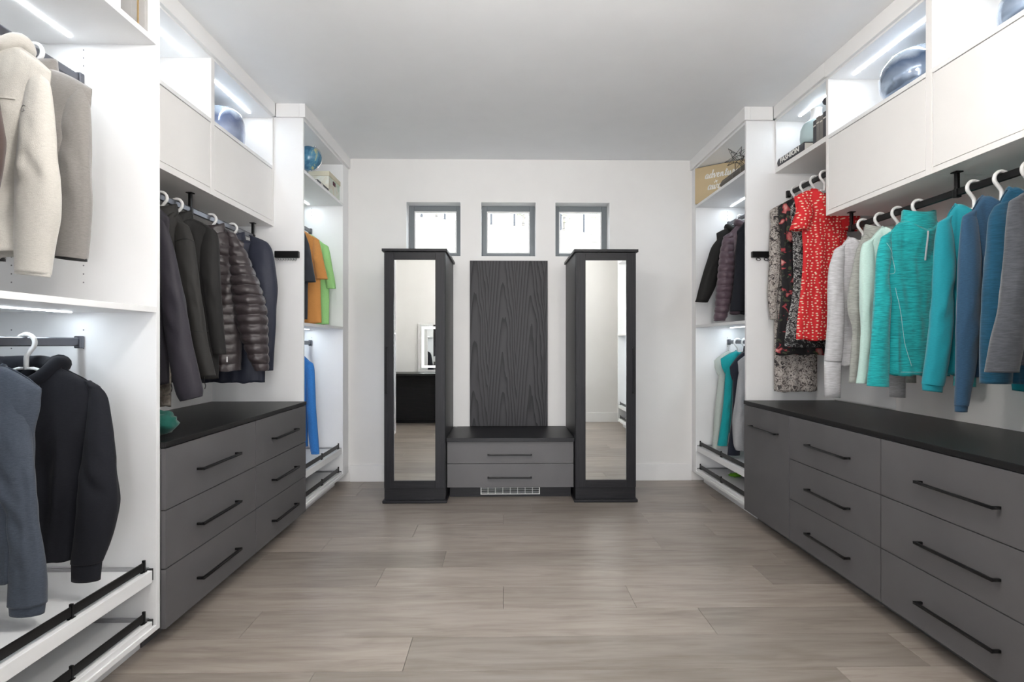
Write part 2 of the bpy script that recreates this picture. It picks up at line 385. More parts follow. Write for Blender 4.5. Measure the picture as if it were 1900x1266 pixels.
for h in (.15, .95, 1.55):
    MB().tube([(x, 40, hill_z(x, 40)+h) for x in px], .02, 5).build('wire', 'fence_post', fz)
tl = ['pale tree left of the fence posts beyond the left window', 'leafy green tree beyond the fence in the middle window', 'small green bush tree beyond the fence at the right window', 'tall grey tree beyond the fence far right']
for k, (x, y, h, r) in enumerate([(-6.5, 52, 5, 1.6), (1.8, 50, 4, 1.2), (6.0, 54, 5, 1.8), (9.0, 50, 4.5, 1.4)]):
    z0 = hill_z(x, y)-.1
    t = thing('tree', tl[k], 'tree', (x, y, z0), 'trees beyond the fence')
    tb = MB().tube([(x, y, z0), (x+.1, y, z0+h*.4), (x+.05, y, z0+h*.8)], [.16, .12, .05], 7)
    for q in range(6):
        a = q*1.1; tb.tube([(x+.08, y, z0+h*(.3+.07*q)), (x+math.cos(a)*r*.7, y+math.sin(a)*r*.7, z0+h*(.5+.07*q))], [.06, .02], 5)
    tb.build('trunk', 'bark', t, smooth=True)
    lf = MB()
    for q in range(420):
        d = Vector((random.gauss(0, 1), random.gauss(0, 1), random.gauss(0, 1))); d = d.normalized()*r*random.random()**.4
        c = Vector((x, y, z0+h*.68))+Vector((d.x, d.y, d.z*1.1)); u = Vector((random.gauss(0, 1), random.gauss(0, 1), random.gauss(0, 1))).normalized()*.13; vv = u.orthogonal()*1.0
        n = len(lf.v); lf.v += [tuple(c-u), tuple(c+vv*.6), tuple(c+u), tuple(c-vv*.6)]; lf.f.append((n, n+1, n+2, n+3))
    o = lf.build('foliage', 'leaf', t); o['kind'] = 'stuff'

# ------------------------------------------------------------------ closet furniture
def led(x, y0, y1, z, parent, power=1.0):
    """recessed strip lamp under a shelf: diffuser mesh plus the light it gives"""
    MB().box(x-.007, x+.007, y0, y1, z-.004, z-.0005).build('led_strip', 'led', parent)
    area('led_light', (x, (y0+y1)/2, z-.006), .014, y1-y0, LED_W*(y1-y0)*power, (.78, .90, 1.0), parent=parent)
def rod(x, y0, y1, z, parent, mat='rod_metal', sockets=(True, True)):
    seg = []
    for j in range(12):
        a = 2*PI*j/12; seg.append((.0075*math.cos(a), .007*math.sin(a)+(.009 if math.sin(a) >= -1e-6 else -.009)))
    r = MB().grid([[(x+p, y, z+q) for p, q in seg] for y in (y0, y1)], True, True, True).build('hanging_rod', mat, parent, smooth=False)
    for f, yy, d in ((sockets[0], y0, 1), (sockets[1], y1, -1)):
        if f: MB().box(x-.013, x+.013, min(yy, yy+d*.022), max(yy, yy+d*.022), z-.024, z+.022).build('rod_socket', mat, r, bevel=.004)
    return r
def rod_bracket(x, y, z, ztop, parent):
    MB().box(x-.007, x+.007, y-.008, y+.008, z+.012, ztop-.004).box(x-.016, x+.016, y-.016, y+.016, ztop-.005, ztop).box(x-.012, x+.012, y-.010, y+.010, z-.021, z+.014).build('rod_bracket', 'black_metal', parent, bevel=.002)
def shoe_shelf(xf, xb, y0, y1, zt, parent, lip=.042):
    """pull-out shelf: board with front lip, low rail on posts, side slides"""
    s = 1 if xf > xb else -1
    sh = MB().box(min(xf-s*.004, xb), max(xf-s*.004, xb), y0+.014, y1-.014, zt-.016, zt).box(min(xf, xf-s*.018), max(xf, xf-s*.018), y0+.014, y1-.014, zt-lip, zt+.004).build('pullout_shoe_shelf', 'melamine', parent, bevel=.002)
    ra = xf-s*.022
    MB().box(ra-.003, ra+.003, y0+.024, y1-.024, zt+.010, zt+.040).build('shoe_rail', 'black_metal', sh, bevel=.001)
    for yy in (y0+.03, (y0+y1)/2, y1-.03):
        MB().box(ra-.008, ra+.008, yy-.009, yy+.009, zt+.0, zt+.006).box(ra-.005, ra+.005, yy-.004, yy+.004, zt+.004, zt+.048).build('rail_post', 'black_metal', sh, bevel=.001)
    for yy, d in ((y0, 1), (y1, -1)):
        MB().box(min(xf-s*.006, xb+s*.05), max(xf-s*.006, xb+s*.05), min(yy, yy+d*.012), max(yy, yy+d*.012), zt-lip+.004, zt+.006).build('drawer_slide', 'black_metal', sh)
        MB().box(min(xf-s*.02, xb+s*.05), max(xf-s*.02, xb+s*.05), min(yy+d*.002, yy+d*.013), max(yy+d*.002, yy+d*.013), zt-.006, zt+.0105).build('slide_rail', 'steel', sh)
def holes(x, yf, d, zs, parent):
    m = MB()
    for xx in x:
        for z in zs: m.cyl((xx, yf if d > 0 else yf-.0006, z), .0028, .0006, 'y', 8)
    o = m.build('pin_holes', 'hole', parent); o['kind'] = 'stuff'
def tall_unit(name, label, side, y0, y1, group, zb=.08, mids=(2.30, 1.286), rods=(2.165, 1.178), leds=True, crown_to=None, rod_x=None, front=None):
    xf = front if front is not None else (PLEFT if side < 0 else PRIGHT); xw = XL if side < 0 else XR
    s = -side                                     # direction towards the room
    lo, hi = min(xf, xw), max(xf, xw)
    t = thing(name, label, 'closet unit', ((lo+hi)/2, (y0+y1)/2, 0), group)
    xw = xw+s*.002; lo, hi = min(xf, xw), max(xf, xw)
    for ya, yb in ((y0, y0+.021), (y1-.021, y1)):
        box('side_panel', lo, hi, ya, yb, zb, 2.66, 'melamine', t)
    xb0, xb1 = (xw, xw+.012) if side < 0 else (xw-.012, xw)
    box('back_panel', xb0, xb1, y0+.021, y1-.021, zb, 2.66, 'melamine', t, 0)
    il, ih = (lo+.012, hi) if side < 0 else (lo, hi-.012)
    box('top_panel', il, ih, y0+.021, y1-.021, 2.64, 2.66, 'melamine', t)
    for z in mids: box('shelf', il, ih, y0+.021, y1-.021, z, z+.021, 'melamine', t)
    box('bottom_panel', il, ih, y0+.021, y1-.021, zb-.0, zb+.020, 'melamine', t)
    kx = xf-s*.075
    box('toe_kick', min(kx, kx-s*.018), max(kx, kx-s*.018), y0, y1, 0, zb, 'melamine', t)
    c0, c1 = (xf-.02, xf+.018) if side < 0 else (xf-.018, xf+.02)
    cy1 = crown_to if crown_to else y1
    box('crown_moulding', c0, c1, y0-.018, cy1, 2.655, ZC, 'trim', t, .002)
    ylo, yhi = y0-.018, y0-.0005
    r0, r1 = (ULEFT+.019, c0) if side < 0 else (c1, URIGHT-.019)
    if name == 'tall_closet': box('crown_return', r0, r1, ylo, yhi, 2.655, ZC, 'trim', t, .002)
    rx = rod_x
    for z in rods: rod(rx, y0+.021, y1-.021, z, t)
    for z in (.31, .118): shoe_shelf(xf-s*.006, xb1 if side < 0 else xb0, y0+.021, y1-.021, z, t)
    if leds:
        for z in (2.64,)+tuple(mids): led(rx, y0+.075, y1-(.48 if z == 2.64 and name == 'tall_closet' else .075), z, t)
    for yy, d in ((y0+.021, 1), (y1-.021, -1)):
        holes((rx+.008*s, xw+s*.06), yy, d, [1.40+.032*i for i in range(22) if i not in (12, 13)]+[2.22, 2.25, 2.28, 1.22, 1.15, .55, .58, .61], t)
    return t
LROD, RROD = -1.597, 1.895
near_l = tall_unit('hanging_tower', 'open white hanging tower at the left front with fleece jackets and hoodies', -1, 1.31, 2.087, 'open white closet towers', mids=(2.302, 1.286), rods=(2.165, 1.175), rod_x=LROD)
tall_l = tall_unit('tall_closet', 'open white tall closet in the back left corner with globe and t-shirts', -1, 3.567, 4.465, 'open white closet towers', mids=(2.30, 1.288), rods=(2.09, 1.178), crown_to=YB, rod_x=-1.578)
box('filler_strip', PLEFT-.02, PLEFT, 4.4655, YB-.002, .08, 2.654, 'melamine', tall_l)
tall_r = tall_unit('tall_closet', 'open white tall closet in the back right corner with kraft sign and winter jackets', 1, 3.567, 4.53, 'open white closet towers', mids=(2.315, 1.305), rods=(2.175, 1.185), crown_to=YB, rod_x=RROD)
box('filler_strip', PRIGHT, PRIGHT+.02, 4.5305, YB-.002, .08, 2.654, 'melamine', tall_r)
near_r = tall_unit('hanging_tower', 'open white tower on the right beside the camera seen in the right mirror', 1, .33, 1.485, 'open white closet towers', mids=(2.302, 1.286), rods=(), rod_x=RROD)

def handle_y(x, s, yc, z, parent, L=.335):
    """bar pull along Y standing off a front that faces s*X"""
    xo = x+s*.032
    MB().box(min(x, xo), max(x, xo), yc-L/2, yc-L/2+.010, z-.005, z+.005).box(min(x, xo), max(x, xo), yc+L/2-.010, yc+L/2, z-.005, z+.005).box(min(xo-s*.010, xo), max(xo-s*.010, xo), yc-L/2, yc+L/2, z-.005, z+.005).build('handle', 'black_metal', parent, bevel=.0012)
ZD = [.068, .300, .5255, .766]
def drawer_unit(label, side, y0, y1, group, door=False):
    xf = FLEFT if side < 0 else FRIGHT; s = -side; xw = (XL if side < 0 else XR)+s*.002; y0 += .0008; y1 -= .0008
    t = thing('drawer_cabinet' if not door else 'hamper_cabinet', label, 'cabinet', ((xf+xw)/2, (y0+y1)/2, 0), group)
    xc = xf-s*.020
    lo, hi = min(xc, xw), max(xc, xw)
    box('carcass', lo, hi, y0, y1, .07, .767, 'slate', t)
    kx = xf-s*.09
    box('toe_kick', min(kx, kx-s*.018), max(kx, kx-s*.018), y0, y1, 0, .07, 'slate', t)
    spans = [(ZD[0], ZD[3])] if door else list(zip(ZD, ZD[1:]))
    for a, b in spans:
        d = box('door' if door else 'drawer', min(xf, xc+s*.001), max(xf, xc+s*.001), y0+.002, y1-.002, a+.002, b-.002, 'slate', t, .001)
        zh = .640 if door else {ZD[0]: .175, ZD[1]: .405, ZD[2]: .638}[a]
        handle_y(xf, s, (y0+y1)/2, zh, d)
    return t
drawer_unit('grey three-drawer cabinet on the left, beside the front hanging tower', -1, 2.090, 2.848, 'grey drawer cabinets')
drawer_unit('grey three-drawer cabinet on the left, beside the corner closet with the globe', -1, 2.848, 3.565, 'grey drawer cabinets')
drawer_unit('narrow grey cabinet with one tall hamper front on the right', 1, 2.996, 3.565, 'grey drawer cabinets', door=True)
drawer_unit('grey three-drawer cabinet on the right, between hamper front and wider drawers', 1, 2.265, 2.996, 'grey drawer cabinets')
drawer_unit('large grey three-drawer cabinet nearest on the right', 1, 1.488, 2.265, 'grey drawer cabinets')
o = box('countertop', XL+.002, FLEFT+.003, 2.089, 3.566, .768, .790, 'counter', bevel=.002, loc=(-1.6, 2.8, .768)); tag(o, 'black textured countertop over the left grey drawers', 'countertop')
o = box('countertop', FRIGHT-.003, XR-.002, 1.487, 3.566, .768, .792, 'counter', bevel=.002, loc=(1.9, 2.5, .768)); tag(o, 'black textured countertop over the right grey drawers', 'countertop')

def upper(name, label, side, y0, y1, divs, zbot, zdoor0, group, doors=True, led_spans=()):
    xf = ULEFT if side < 0 else URIGHT; s = -side; xw = (XL if side < 0 else XR)+s*.002
    lo, hi = min(xf, xw), max(xf, xw)
    t = thing(name, label, 'cabinet', ((lo+hi)/2, (y0+y1)/2, zbot), group)
    ys = [y0]+list(divs)+[y1]
    xb0, xb1 = (xw, xw+.012) if side < 0 else (xw-.012, xw)
    il, ih = (lo+.012, hi) if side < 0 else (lo, hi-.012)
    zs = 2.312
    box('back_panel', xb0, xb1, y0, y1, zbot, 2.66, 'melamine', t, 0)
    box('top_panel', il, ih, y0, y1, 2.645, 2.662, 'melamine', t)
    for i, y in enumerate(ys):
        a, b = (y, y+.02) if i == 0 else ((y-.02, y) if i == len(ys)-1 else (y-.017, y+.017))
        box('side_panel', il, ih, a, b, zbot, 2.645, 'melamine_warm', t)
    for i in range(len(ys)-1):
        a = ys[i]+(.02 if i == 0 else .017); b = ys[i+1]-(.02 if i == len(ys)-2 else .017)
        box('shelf', il, ih, a, b, zs, zs+.02, 'melamine', t)
        if doors:
            box('bottom_panel', il, ih, a, b, zbot, zdoor0-.003, 'melamine_warm', t)
            dx = xf-s*.002
            box('flap_door', min(dx, dx-s*.018), max(dx, dx-s*.018), a+.003, b-.003, zdoor0, zs-.003, 'melamine_warm', t, .0015)
    for a, b in led_spans: led((LROD if side < 0 else RROD)+(-.025 if side < 0 else .025), a, b, 2.645, t)
    c0, c1 = (xf-.02, xf+.018) if side < 0 else (xf-.018, xf+.02)
    box('crown_moulding', c0, c1, y0, y1-.019, 2.655, ZC, 'trim', t, .002)
    return t
up_l = upper('upper_cabinet', 'white upper cabinet with two open lit cubbies and two flap doors, left side', -1, 2.089, 3.566, (2.823,), 1.94, 1.975, 'white upper cabinets', led_spans=((2.18, 2.765), (2.90, 3.47)))
rod(LROD, 2.12, 3.475, 1.852, up_l, sockets=(False, False)); rod_bracket(LROD, 2.775, 1.852, 1.94, up_l); rod_bracket(LROD, 3.462, 1.852, 1.94, up_l); rod_bracket(LROD, 2.14, 1.852, 1.94, up_l)
up_r = upper('upper_cabinet', 'white upper cabinet with open lit cubbies and flap doors over the blue tops, right side', 1, 1.488, 2.996, (2.265,), 1.887, 1.915, 'white upper cabinets', led_spans=((1.58, 2.20), (2.38, 2.92)))
rod(RROD, 1.50, 2.912, 1.80, up_r, 'black_metal', sockets=(False, False)); rod_bracket(RROD, 2.905, 1.80, 1.887, up_r); rod_bracket(RROD, 2.222, 1.80, 1.887, up_r); rod_bracket(RROD, 1.53, 1.80, 1.887, up_r)
# open niche between right uppers and the tall closet
ni = thing('open_shelf', 'open white lit shelf with vase and books between right cabinets and corner closet', 'shelf', (2.0, 3.28, 2.312))
box('shelf', URIGHT, XR-.013, 2.998, 3.565, 2.306, 2.336, 'melamine_warm', ni)
box('side_panel', URIGHT, XR-.013, 3.548, 3.565, 2.336, 2.645, 'melamine', ni)
box('back_panel', XR-.012, XR-.002, 2.998, 3.565, .80, 2.66, 'melamine', ni, 0)
box('top_panel', URIGHT, XR-.013, 2.998, 3.565, 2.645, 2.662, 'melamine', ni)
box('crown_moulding', URIGHT-.018, URIGHT+.02, 2.978, 3.547, 2.6625, ZC, 'trim', ni, .002)
led(RROD+.025, 3.06, 3.46, 2.645, ni)
rod(RROD, 2.997, 3.566, 2.165, ni, 'black_metal', (False, True))
# back panels of the hanging zones above the counters
box('wall_panel', XL+.002, XL+.012, 2.089, 3.566, .791, 1.94, 'melamine_warm', up_l, 0)
box('wall_panel', XR-.012, XR-.002, 1.488, 2.996, .793, 1.887, 'melamine_warm', up_r, 0)

# ------------------------------------------------------------------ mirrored towers, bench, panel
def mirror_tower(label, x0, x1, yf, hx, group):
    t = thing('mirror_tower', label, 'wardrobe', ((x0+x1)/2, (yf+YB)/2, 0), group)
    box('plinth', x0+.012, x1-.012, yf+.024, YB-.02, .02, .11, 'wood_h', t)
    box('base_moulding', x0, x1, yf, YB-.02, 0, .022, 'wood_h', t, .005)
    for a in (x0+.012, x1-.012-.02): box('side_panel', a, a+.02, yf+.032, YB-.002, .11, 1.845, 'wood_v', t)
    box('back_panel', x0+.032, x1-.032, YB-.012, YB-.002, .11, 1.845, 'wood_v', t, 0)
    box('top_panel', x0-.002, x1+.002, yf-.006, YB-.002, 1.845, 1.865, 'wood_h', t, .002)
    d = thing_door = box('door', x0+.03, x1-.03, yf+.022, yf+.031, .125, 1.835, 'wood_v', t)
    a, b, z0, z1 = x0+.014, x1-.014, .112, 1.842
    st = .071; ra, rb = .062, .052
    zt = 1.786; zb_ = .165
    for p, q in ((a, a+st), (b-st, b)): box('stile', p, q, yf+.006, yf+.0225, z0, z1, 'wood_v', d, .0015)
    box('rail', a+st, b-st, yf+.006, yf+.0225, zt, z1, 'wood_h', d, .0015); box('rail', a+st, b-st, yf+.006, yf+.0225, z0, zb_, 'wood_h', d, .0015)
    MB().box(a+st, b-st, yf+.015, yf+.0225, zb_, zt).build('mirror', 'mirror', d)
    y = yf+.006
    MB().box(hx-.005, hx+.005, y-.032, y-.022, .805, 1.145).box(hx-.005, hx+.005, y-.024, y, .805, .815).box(hx-.005, hx+.005, y-.024, y, 1.135, 1.145).build('handle', 'black_metal', d, bevel=.0012)
    return t
mirror_tower('charcoal mirrored tower left of the bench', -.886, -.414, 3.95, -.853, 'pair of mirrored towers')
mirror_tower('charcoal mirrored tower right of the bench', .521, .992, 3.955, .955, 'pair of mirrored towers')
bn = thing('bench', 'low charcoal bench with two grey drawers between the mirrored towers', 'bench', (.053, 4.3, 0))
BX0, BX1 = -.4235, .5305
box('carcass', BX0, BX1, 4.062, YB-.002, .088, .437, 'wood_h', bn)
box('toe_kick', BX0+.014, BX1-.014, 4.125, 4.145, 0, .088, 'wood_h', bn)
box('bench_top', BX0, BX1, 4.016, YB-.002, .438, .467, 'wood_h', bn, .002)
for a, b, zh in ((.272, .434, .338), (.092, .269, .168)):
    d = box('drawer', BX0+.003, BX1-.003, 4.042, 4.063, a, b, 'slate', bn, .0015)
    MB().box(-.118, -.108, 4.012, 4.042, zh-.005, zh+.005).box(.203, .213, 4.012, 4.042, zh-.005, zh+.005).box(-.118, .213, 4.008, 4.018, zh-.005, zh+.005).build('handle', 'black_metal', d, bevel=.0012)
o = box('wood_panel', -.284, .377, YB-.022, YB-.002, .4685, 1.876, 'cathedral', bevel=.0015, loc=(.046, YB-.01, .468)); tag(o, 'large charcoal oak wall panel with cathedral grain above the bench', 'wall panel')
g = thing('vent_grille', 'white floor vent grille in the bench toe kick', 'vent', (.053, 4.115, .02))
gx0, gx1, gz0, gz1 = -.174, .279, .020, .084
box('frame', gx0, gx1, 4.112, 4.118, gz0, gz0+.006, 'white_grille', g); box('frame', gx0, gx1, 4.112, 4.118, gz1-.006, gz1, 'white_grille', g)
box('frame', gx0, gx0+.007, 4.112, 4.118, gz0+.006, gz1-.006, 'white_grille', g); box('frame', gx1-.007, gx1, 4.112, 4.118, gz0+.006, gz1-.006, 'white_grille', g)
box('backing', gx0+.003, gx1-.003, 4.1185, 4.1245, gz0+.003, gz1-.003, 'dark_void', g, 0)
for z in (.037, .053, .068): MB().box(gx0+.007, gx1-.007, 4.1125, 4.1175, z-.0015, z+.0015).build('slat', 'white_grille', g)
for i in range(1, 8): xx = gx0+(gx1-gx0)*i/8; MB().box(xx-.0018, xx+.0018, 4.113, 4.1178, gz0+.006, gz1-.006).build('divider', 'white_grille', g)

# ------------------------------------------------------------------ ceiling lamps (just above the frame)
for lx, lab in ((-.50, 'white glass globe ceiling lamp above the left drawers'), (.78, 'white glass globe ceiling lamp above the right drawers')):
    t = thing('ceiling_lamp', lab, 'lamp', (lx, 1.25, 2.38), 'globe ceiling lamps')
    MB().lathe([(.07, 2.743), (.07, 2.725), (.02, 2.715), (.012, 2.46)], (lx, 1.25, 0), 24).build('stem', 'trim', t, smooth=True)
    MB().sphere((lx, 1.25, 2.38), .11, 20, 14).build('lamp_globe', 'dome', t, smooth=True)

# ------------------------------------------------------------------ vanity corner behind the camera (seen in the left mirror)
v = thing('vanity_desk', 'black vanity desk by the near wall, seen in the left mirror', 'desk', (-1.22, .12, 0))
box('desk_top', XL, -.52, YF, .40, .728, .755, 'counter', v, .002)
box('back_board', XL+.02, -.54, YF, YF+.02, .05, .728, 'wood_h', v, 0); box('base_rail', XL+.02, -.54, YF, YF+.03, 0, .05, 'wood_h', v)
box('side_panel', XL, XL+.02, YF, .38, 0, .728, 'wood_v', v); box('side_panel', -.54, -.52, YF, .38, 0, .728, 'wood_v', v)
lm = thing('lit_mirror', 'frameless mirror with a lit border standing on the black vanity', 'mirror', (-.94, -.07, .755))
box('backing', -1.262, -.64, -.098, -.074, .757, 1.478, 'white_plastic', lm, .002)
MB().box(-1.235, -.667, -.074, -.068, .79, 1.455).build('mirror', 'mirror', lm)
MB().box(-1.205, -1.175, -.068, -.0665, .82, 1.425).box(-.727, -.697, -.068, -.0665, .82, 1.425).box(-1.175, -.727, -.068, -.0665, .82, .85).box(-1.175, -.727, -.068, -.0665, 1.395, 1.425).build('light_band', 'mirror_led', lm)

# ------------------------------------------------------------------ hangers and garments
def fbm(x, y, z=0.0): return noise.noise((x, y, z))+.5*noise.noise((2.1*x+3, 2.1*y, z+5))
def hanger(xr, y, zrod_top, d, label, W=.2, zs=0.0, slope=.06, emax=.2, group='white plastic hangers'):
    """d = +1 when the hook passes the rod on the +X side"""
    zc = zrod_top-.0200; R = .0282; r = .0072
    t = thing('hanger', label, 'hanger', (xr, y, zc-.075), group)
    pts = [(xr+d*R*math.cos(math.radians(th)), y, zc+R*math.sin(math.radians(th))) for th in [185-12*i for i in range(20)]]
    pts += [(xr+d*.004, y, zc-.040), (xr, y, zc-.052), (xr, y, zc-.090)]
    MB().tube(catmull(pts, 44), r, 8).build('hook', 'white_plastic', t, smooth=True)
    e = min(.19, W*.80, emax)
    def zz(f): return min(zs-.020, zs-slope*.95*max(0, (f*e-.07)/max(.02, W-.07))-.024)
    top = [(f*e, y, zz(f)) for f in (.3, .6, .85)]
    ze = zz(1.0)-.012; lo = min(zs-.085, ze-.014)
    half = [(min(.025, e*.4), y, zc-.086)]+top+[(e, y, ze), (e*.97, y, lo+.004), (e*.85, y, lo)]
    b = [(xr+p[0], y, p[2]) for p in half]+[(xr, y, lo)]+[(xr-p[0], y, p[2]) for p in reversed(half)]
    MB().tube(b, .0055, 8, closed=True).build('shoulder_bar', 'white_plastic', t, smooth=True)
    return t

from mathutils.bvhtree import BVHTree
surf = {}
def front(t, x, z, y0, off=.0015):
    best = None
    for b in surf[t.name]:
        h = b.ray_cast(Vector((x, y0-.6, z)), Vector((0, 1, 0)), 1.2)
        if h[0] is not None and (best is None or h[0].y < best): best = h[0].y
    return (x, (best if best is not None else y0)-off, z)
def stitch(t, pts, y0, name='seam', mat='seam', r=.001, n=6):
    q = catmull([(x, z) for x, z in pts], n*len(pts))
    MB().tube([front(t, x, z, y0, r*.4) for x, z in q], r, 6).build(name, mat, t, smooth=True)
def ring_pts(xc, yc, z, a, b, n, seed, amp, tilt=0.0, zr=None, freq=1.0):
    out = []
    for j in range(n):
        th = 2*PI*j/n; cx, sy = math.cos(th), math.sin(th)
        k = 1+amp*fbm(cx*1.3*freq+seed, sy*1.3*freq+seed*.7, z*5.0)
        out.append((xc+a*cx*k, yc+b*sy*k, z+tilt*cx*a))
    return out

def clip_label(label):
    w_ = ('white hanger of the '+label.replace(',', '')).split()[:16]
    while w_[-1] in ('on', 'the', 'a', 'of', 'in', 'with', 'and', 'by', 'at', 'to', 'next', 'front', 'left', 'right', 'behind', 'over', 'between', 'from', 'its', 'lower', 'upper', 'long', 'short', 'one', 'white', 'black', 'cut', 'cream', 'corner', 'farthest', 'banded', 'hem'): w_.pop()
    return ' '.join(w_)
def garment(name, label, cat, group, xr, y, zrod, d, mat, sleeve, hem, W=None, halfs=None, T=.042, neckw=.078, drop=(.055, .018), collar='crew', puffer=0.0,
            sl_t=.55, wr=.05, cuff=None, cuff_mat=None, seed=0.0, ysl=-.015, hang=True, rz=0.0, fold=.010, open_front=False, both=True, hem_mat=None, solid=.0025, cuff_tilt=0.0, zs_off=0.088, hlabel=None, twist=0.0, sl_cap=.5, slope=None, hem_band=None):
    zs = zrod-zs_off
    t = thing(name, label, cat, (xr, y, hem), group)
    tip = sleeve[0]
    if W is None: W = abs(tip[1]-xr)+tip[2]*.15
    W = max(W, .12)
    if slope is None: slope = max(.03, min(.12, zs-tip[0]))
    if halfs is None: hb = min(W, .168 if cat in ('jacket', 'hoodie', 'sweatshirt', 'cardigan') else .150); halfs = [(0, W*.97), (.07, W*.95), (.27, hb), (.7, hb*.97), (1, hb*.95)]
    nu, nt = (96, 54) if not puffer else (72, 150)
    rows = []
    L = zs-hem
    for i in range(nt+1):
        tt = i/nt; hw = interp(halfs, tt); r = []
        for j in range(nu):
            th = 2*PI*j/nu; s = math.cos(th); fr = math.sin(th) < 0
            ax = abs(s)*W
            if ax < neckw:
                top = zs-(drop[0] if fr else drop[1])*max(0, 1-(ax/neckw)**2)**1.6
                nm = math.sqrt(max(0, 1-(ax/neckw)**2))
            else:
                q = (ax-neckw)/max(1e-3, W-neckw); top = zs-slope*(.25*q+.75*q**1.5); nm = 0
            z = top+(hem-top)*tt
            prof = (max(0, 1-abs(s)**2.6))**.5
            dep = (.012+.045*nm)*(1-min(1, tt*5)) + T*min(1, (tt*3.2))**.55*(.85+.15*tt)
            if tt == 0: dep = .006+.045*nm
            ph = seed*9
            f = fold*min(1, tt*2.0)*(.55*math.sin(s*9+ph+2*fbm(s*2+seed, tt*1.5))+.9*fbm(s*3.2+seed, tt*2.2, (1.3 if fr else 7.7)))
            f += .0045*fbm(s*7+seed, tt*7, 3.1 if fr else 4.4)+.6*fold*tt*math.sin(s*21+ph*2+1.5*fbm(s*3, tt*2, seed))*(.5+.5*fbm(s*2+4, seed))
            if puffer:
                u = (z/puffer) % 1.0; f += .016*(abs(math.sin(PI*(u+.12*fbm(s*2, seed))))**.5)*min(1, tt*8)+.0025*fbm(s*26, z*30)
            yy = prof*dep + f*prof
            x = xr + s*hw*(1+.02*fbm(tt*3+seed, 1.0)) 
            zz = z+(.010*fbm(s*2.2+seed*3, 0.3) if i > nt*.7 else 0)*(tt-.7)/.3*1.0
            r.append((x, y+(-yy if fr else yy), zz))
        rows.append(r)
    bmb = MB().grid(rows); shapes = [bmb]
    body = bmb.build('body', mat, t, smooth=True, solid=solid)
    if hem_band:
        br = [[(xr+(p[0]-xr)*1.012, y+(p[1]-y)*1.05+(.0015 if p[1] > y else -.0015), p[2]) for p in r] for r in rows if r[0][2] < hem+hem_band[1]]
        MB().grid(br).build('hem_band', hem_band[0], t, smooth=True)
    # sleeves: stacked rings following the measured outline
    def make_sleeve(rws, sign):
        n = 54 if not puffer else 150; rr = catmull(rws, n); m = MB(); out = []
        z0, x0c, a0 = rr[0]; oo = abs(x0c-xr)+a0; ii = max(abs(x0c-xr)-a0, 0); H = min(.045, max(.010, (oo-ii)*.55)); sg = 1 if x0c > xr else -1
        cap = []
        for k in range(5):
            f = 1-k/5.0; o_ = oo-(oo-ii)*f**1.3; cap.append((z0+H*f, xr+sg*(ii+o_)/2, max(.004, (o_-ii)/2)))
        seq = cap+rr
        ztop, zbot = rr[0][0], rr[-1][0]
        for i, (z, xc, a) in enumerate(seq):
            q = min(1, max(0, (ztop-z)/(ztop-zbot)))
            a = max(a, .008)*(.97)
            b = max(min(a*sl_t+.006, .05), .016)*(.75+.25*min(1, q*4)) if i >= 5 else .010+.0035*i*.4
            am = wr*(.4+1.3*math.exp(-((q-.52)/.22)**2))+wr*.3
            if puffer:
                u = (z/puffer) % 1.0; g = .70+.36*abs(math.sin(PI*u))**.5; a *= .91+.12*abs(math.sin(PI*u))**.5; b *= g*1.5
            yc = y+ysl*min(1, q*2.0)-.01*math.sin(q*PI)
            ti = cuff_tilt*max(0, (q-.7)/.3)
            pts = ring_pts(xc, yc, z, a, b, 36, seed+sign, am, ti, freq=1.6 if not puffer else 3.0)
            if not puffer:
                cr = (math.exp(-((q-.5)/.20)**2)+.35)*wr*.16
                pts = [(px_, py_+(py_-yc)/max(b, .004)*cr*noise.noise(((px_-xc)*22+seed, z*16+(px_-xc)*9*sign, seed+4)), pz_) for px_, py_, pz_ in pts]
            else:
                pts = [(px_, py_+(py_-yc)/max(b, .004)*.004*noise.noise(((px_-xc)*60+seed, z*26, seed)), pz_+.006*noise.noise(((px_-xc)*25, py_*20, math.floor(z/puffer+.5)))) for px_, py_, pz_ in pts]
            out.append(pts)
        m.grid(out, True, True, False); shapes.append(m)
        o = m.build('sleeve', mat, t, smooth=True, solid=solid)
        if cuff:
            cz, ca = zbot, rr[-1][2]
            c = MB(); cr = []
            for k in range(5):
                f = k/4.0; a = ca*(.97-.06*f if not cuff < 0 else 1.0)
                cr.append(ring_pts(rr[-1][1]+(rr[-1][1]-rr[-3][1])*f, y+ysl, cz+.006-(abs(cuff)+.006)*f, a*1.0, max(.015, a*sl_t*.95), 26, seed, .02, cuff_tilt))
            c.grid(cr).build('cuff', cuff_mat or mat, t, smooth=True, solid=.003)
        return o
    make_sleeve(sleeve, d)
    if both:
        lim = .305
        mir = []
        for z, xc, a in sleeve:
            off = abs(xc-xr); a2 = min(a, .085)
            off = min(off, lim-a2); mir.append((z, xr-d*off, a2))
        make_sleeve(mir, -d)
    # neckline
    if collar in ('crew', 'stand', 'zip', 'jacket'):
        hh = {'crew': .007, 'stand': .050, 'zip': .052, 'jacket': .042}[collar]
        cr = []
        nn = 40
        for k in range(6):
            f = k/5.0; r = []
            for j in range(nn):
                th = 2*PI*j/nn; cx, sy = math.cos(th), math.sin(th)
                zb = zs-(drop[0] if sy < 0 else drop[1])*abs(sy)**1.2*1.0
                sh = 1.0-.10*f if collar != 'crew' else 1.0-.05*f
                wob = 1+.05*fbm(cx*2+seed, sy*2, f)
                r.append((xr+neckw*1.02*cx*sh*wob, y+.052*sy*sh*wob, (zb-.006)*(1-f)+f*(zb+hh if collar == 'crew' else zs-.45*(zs-zb)+hh)))
            cr.append(r)
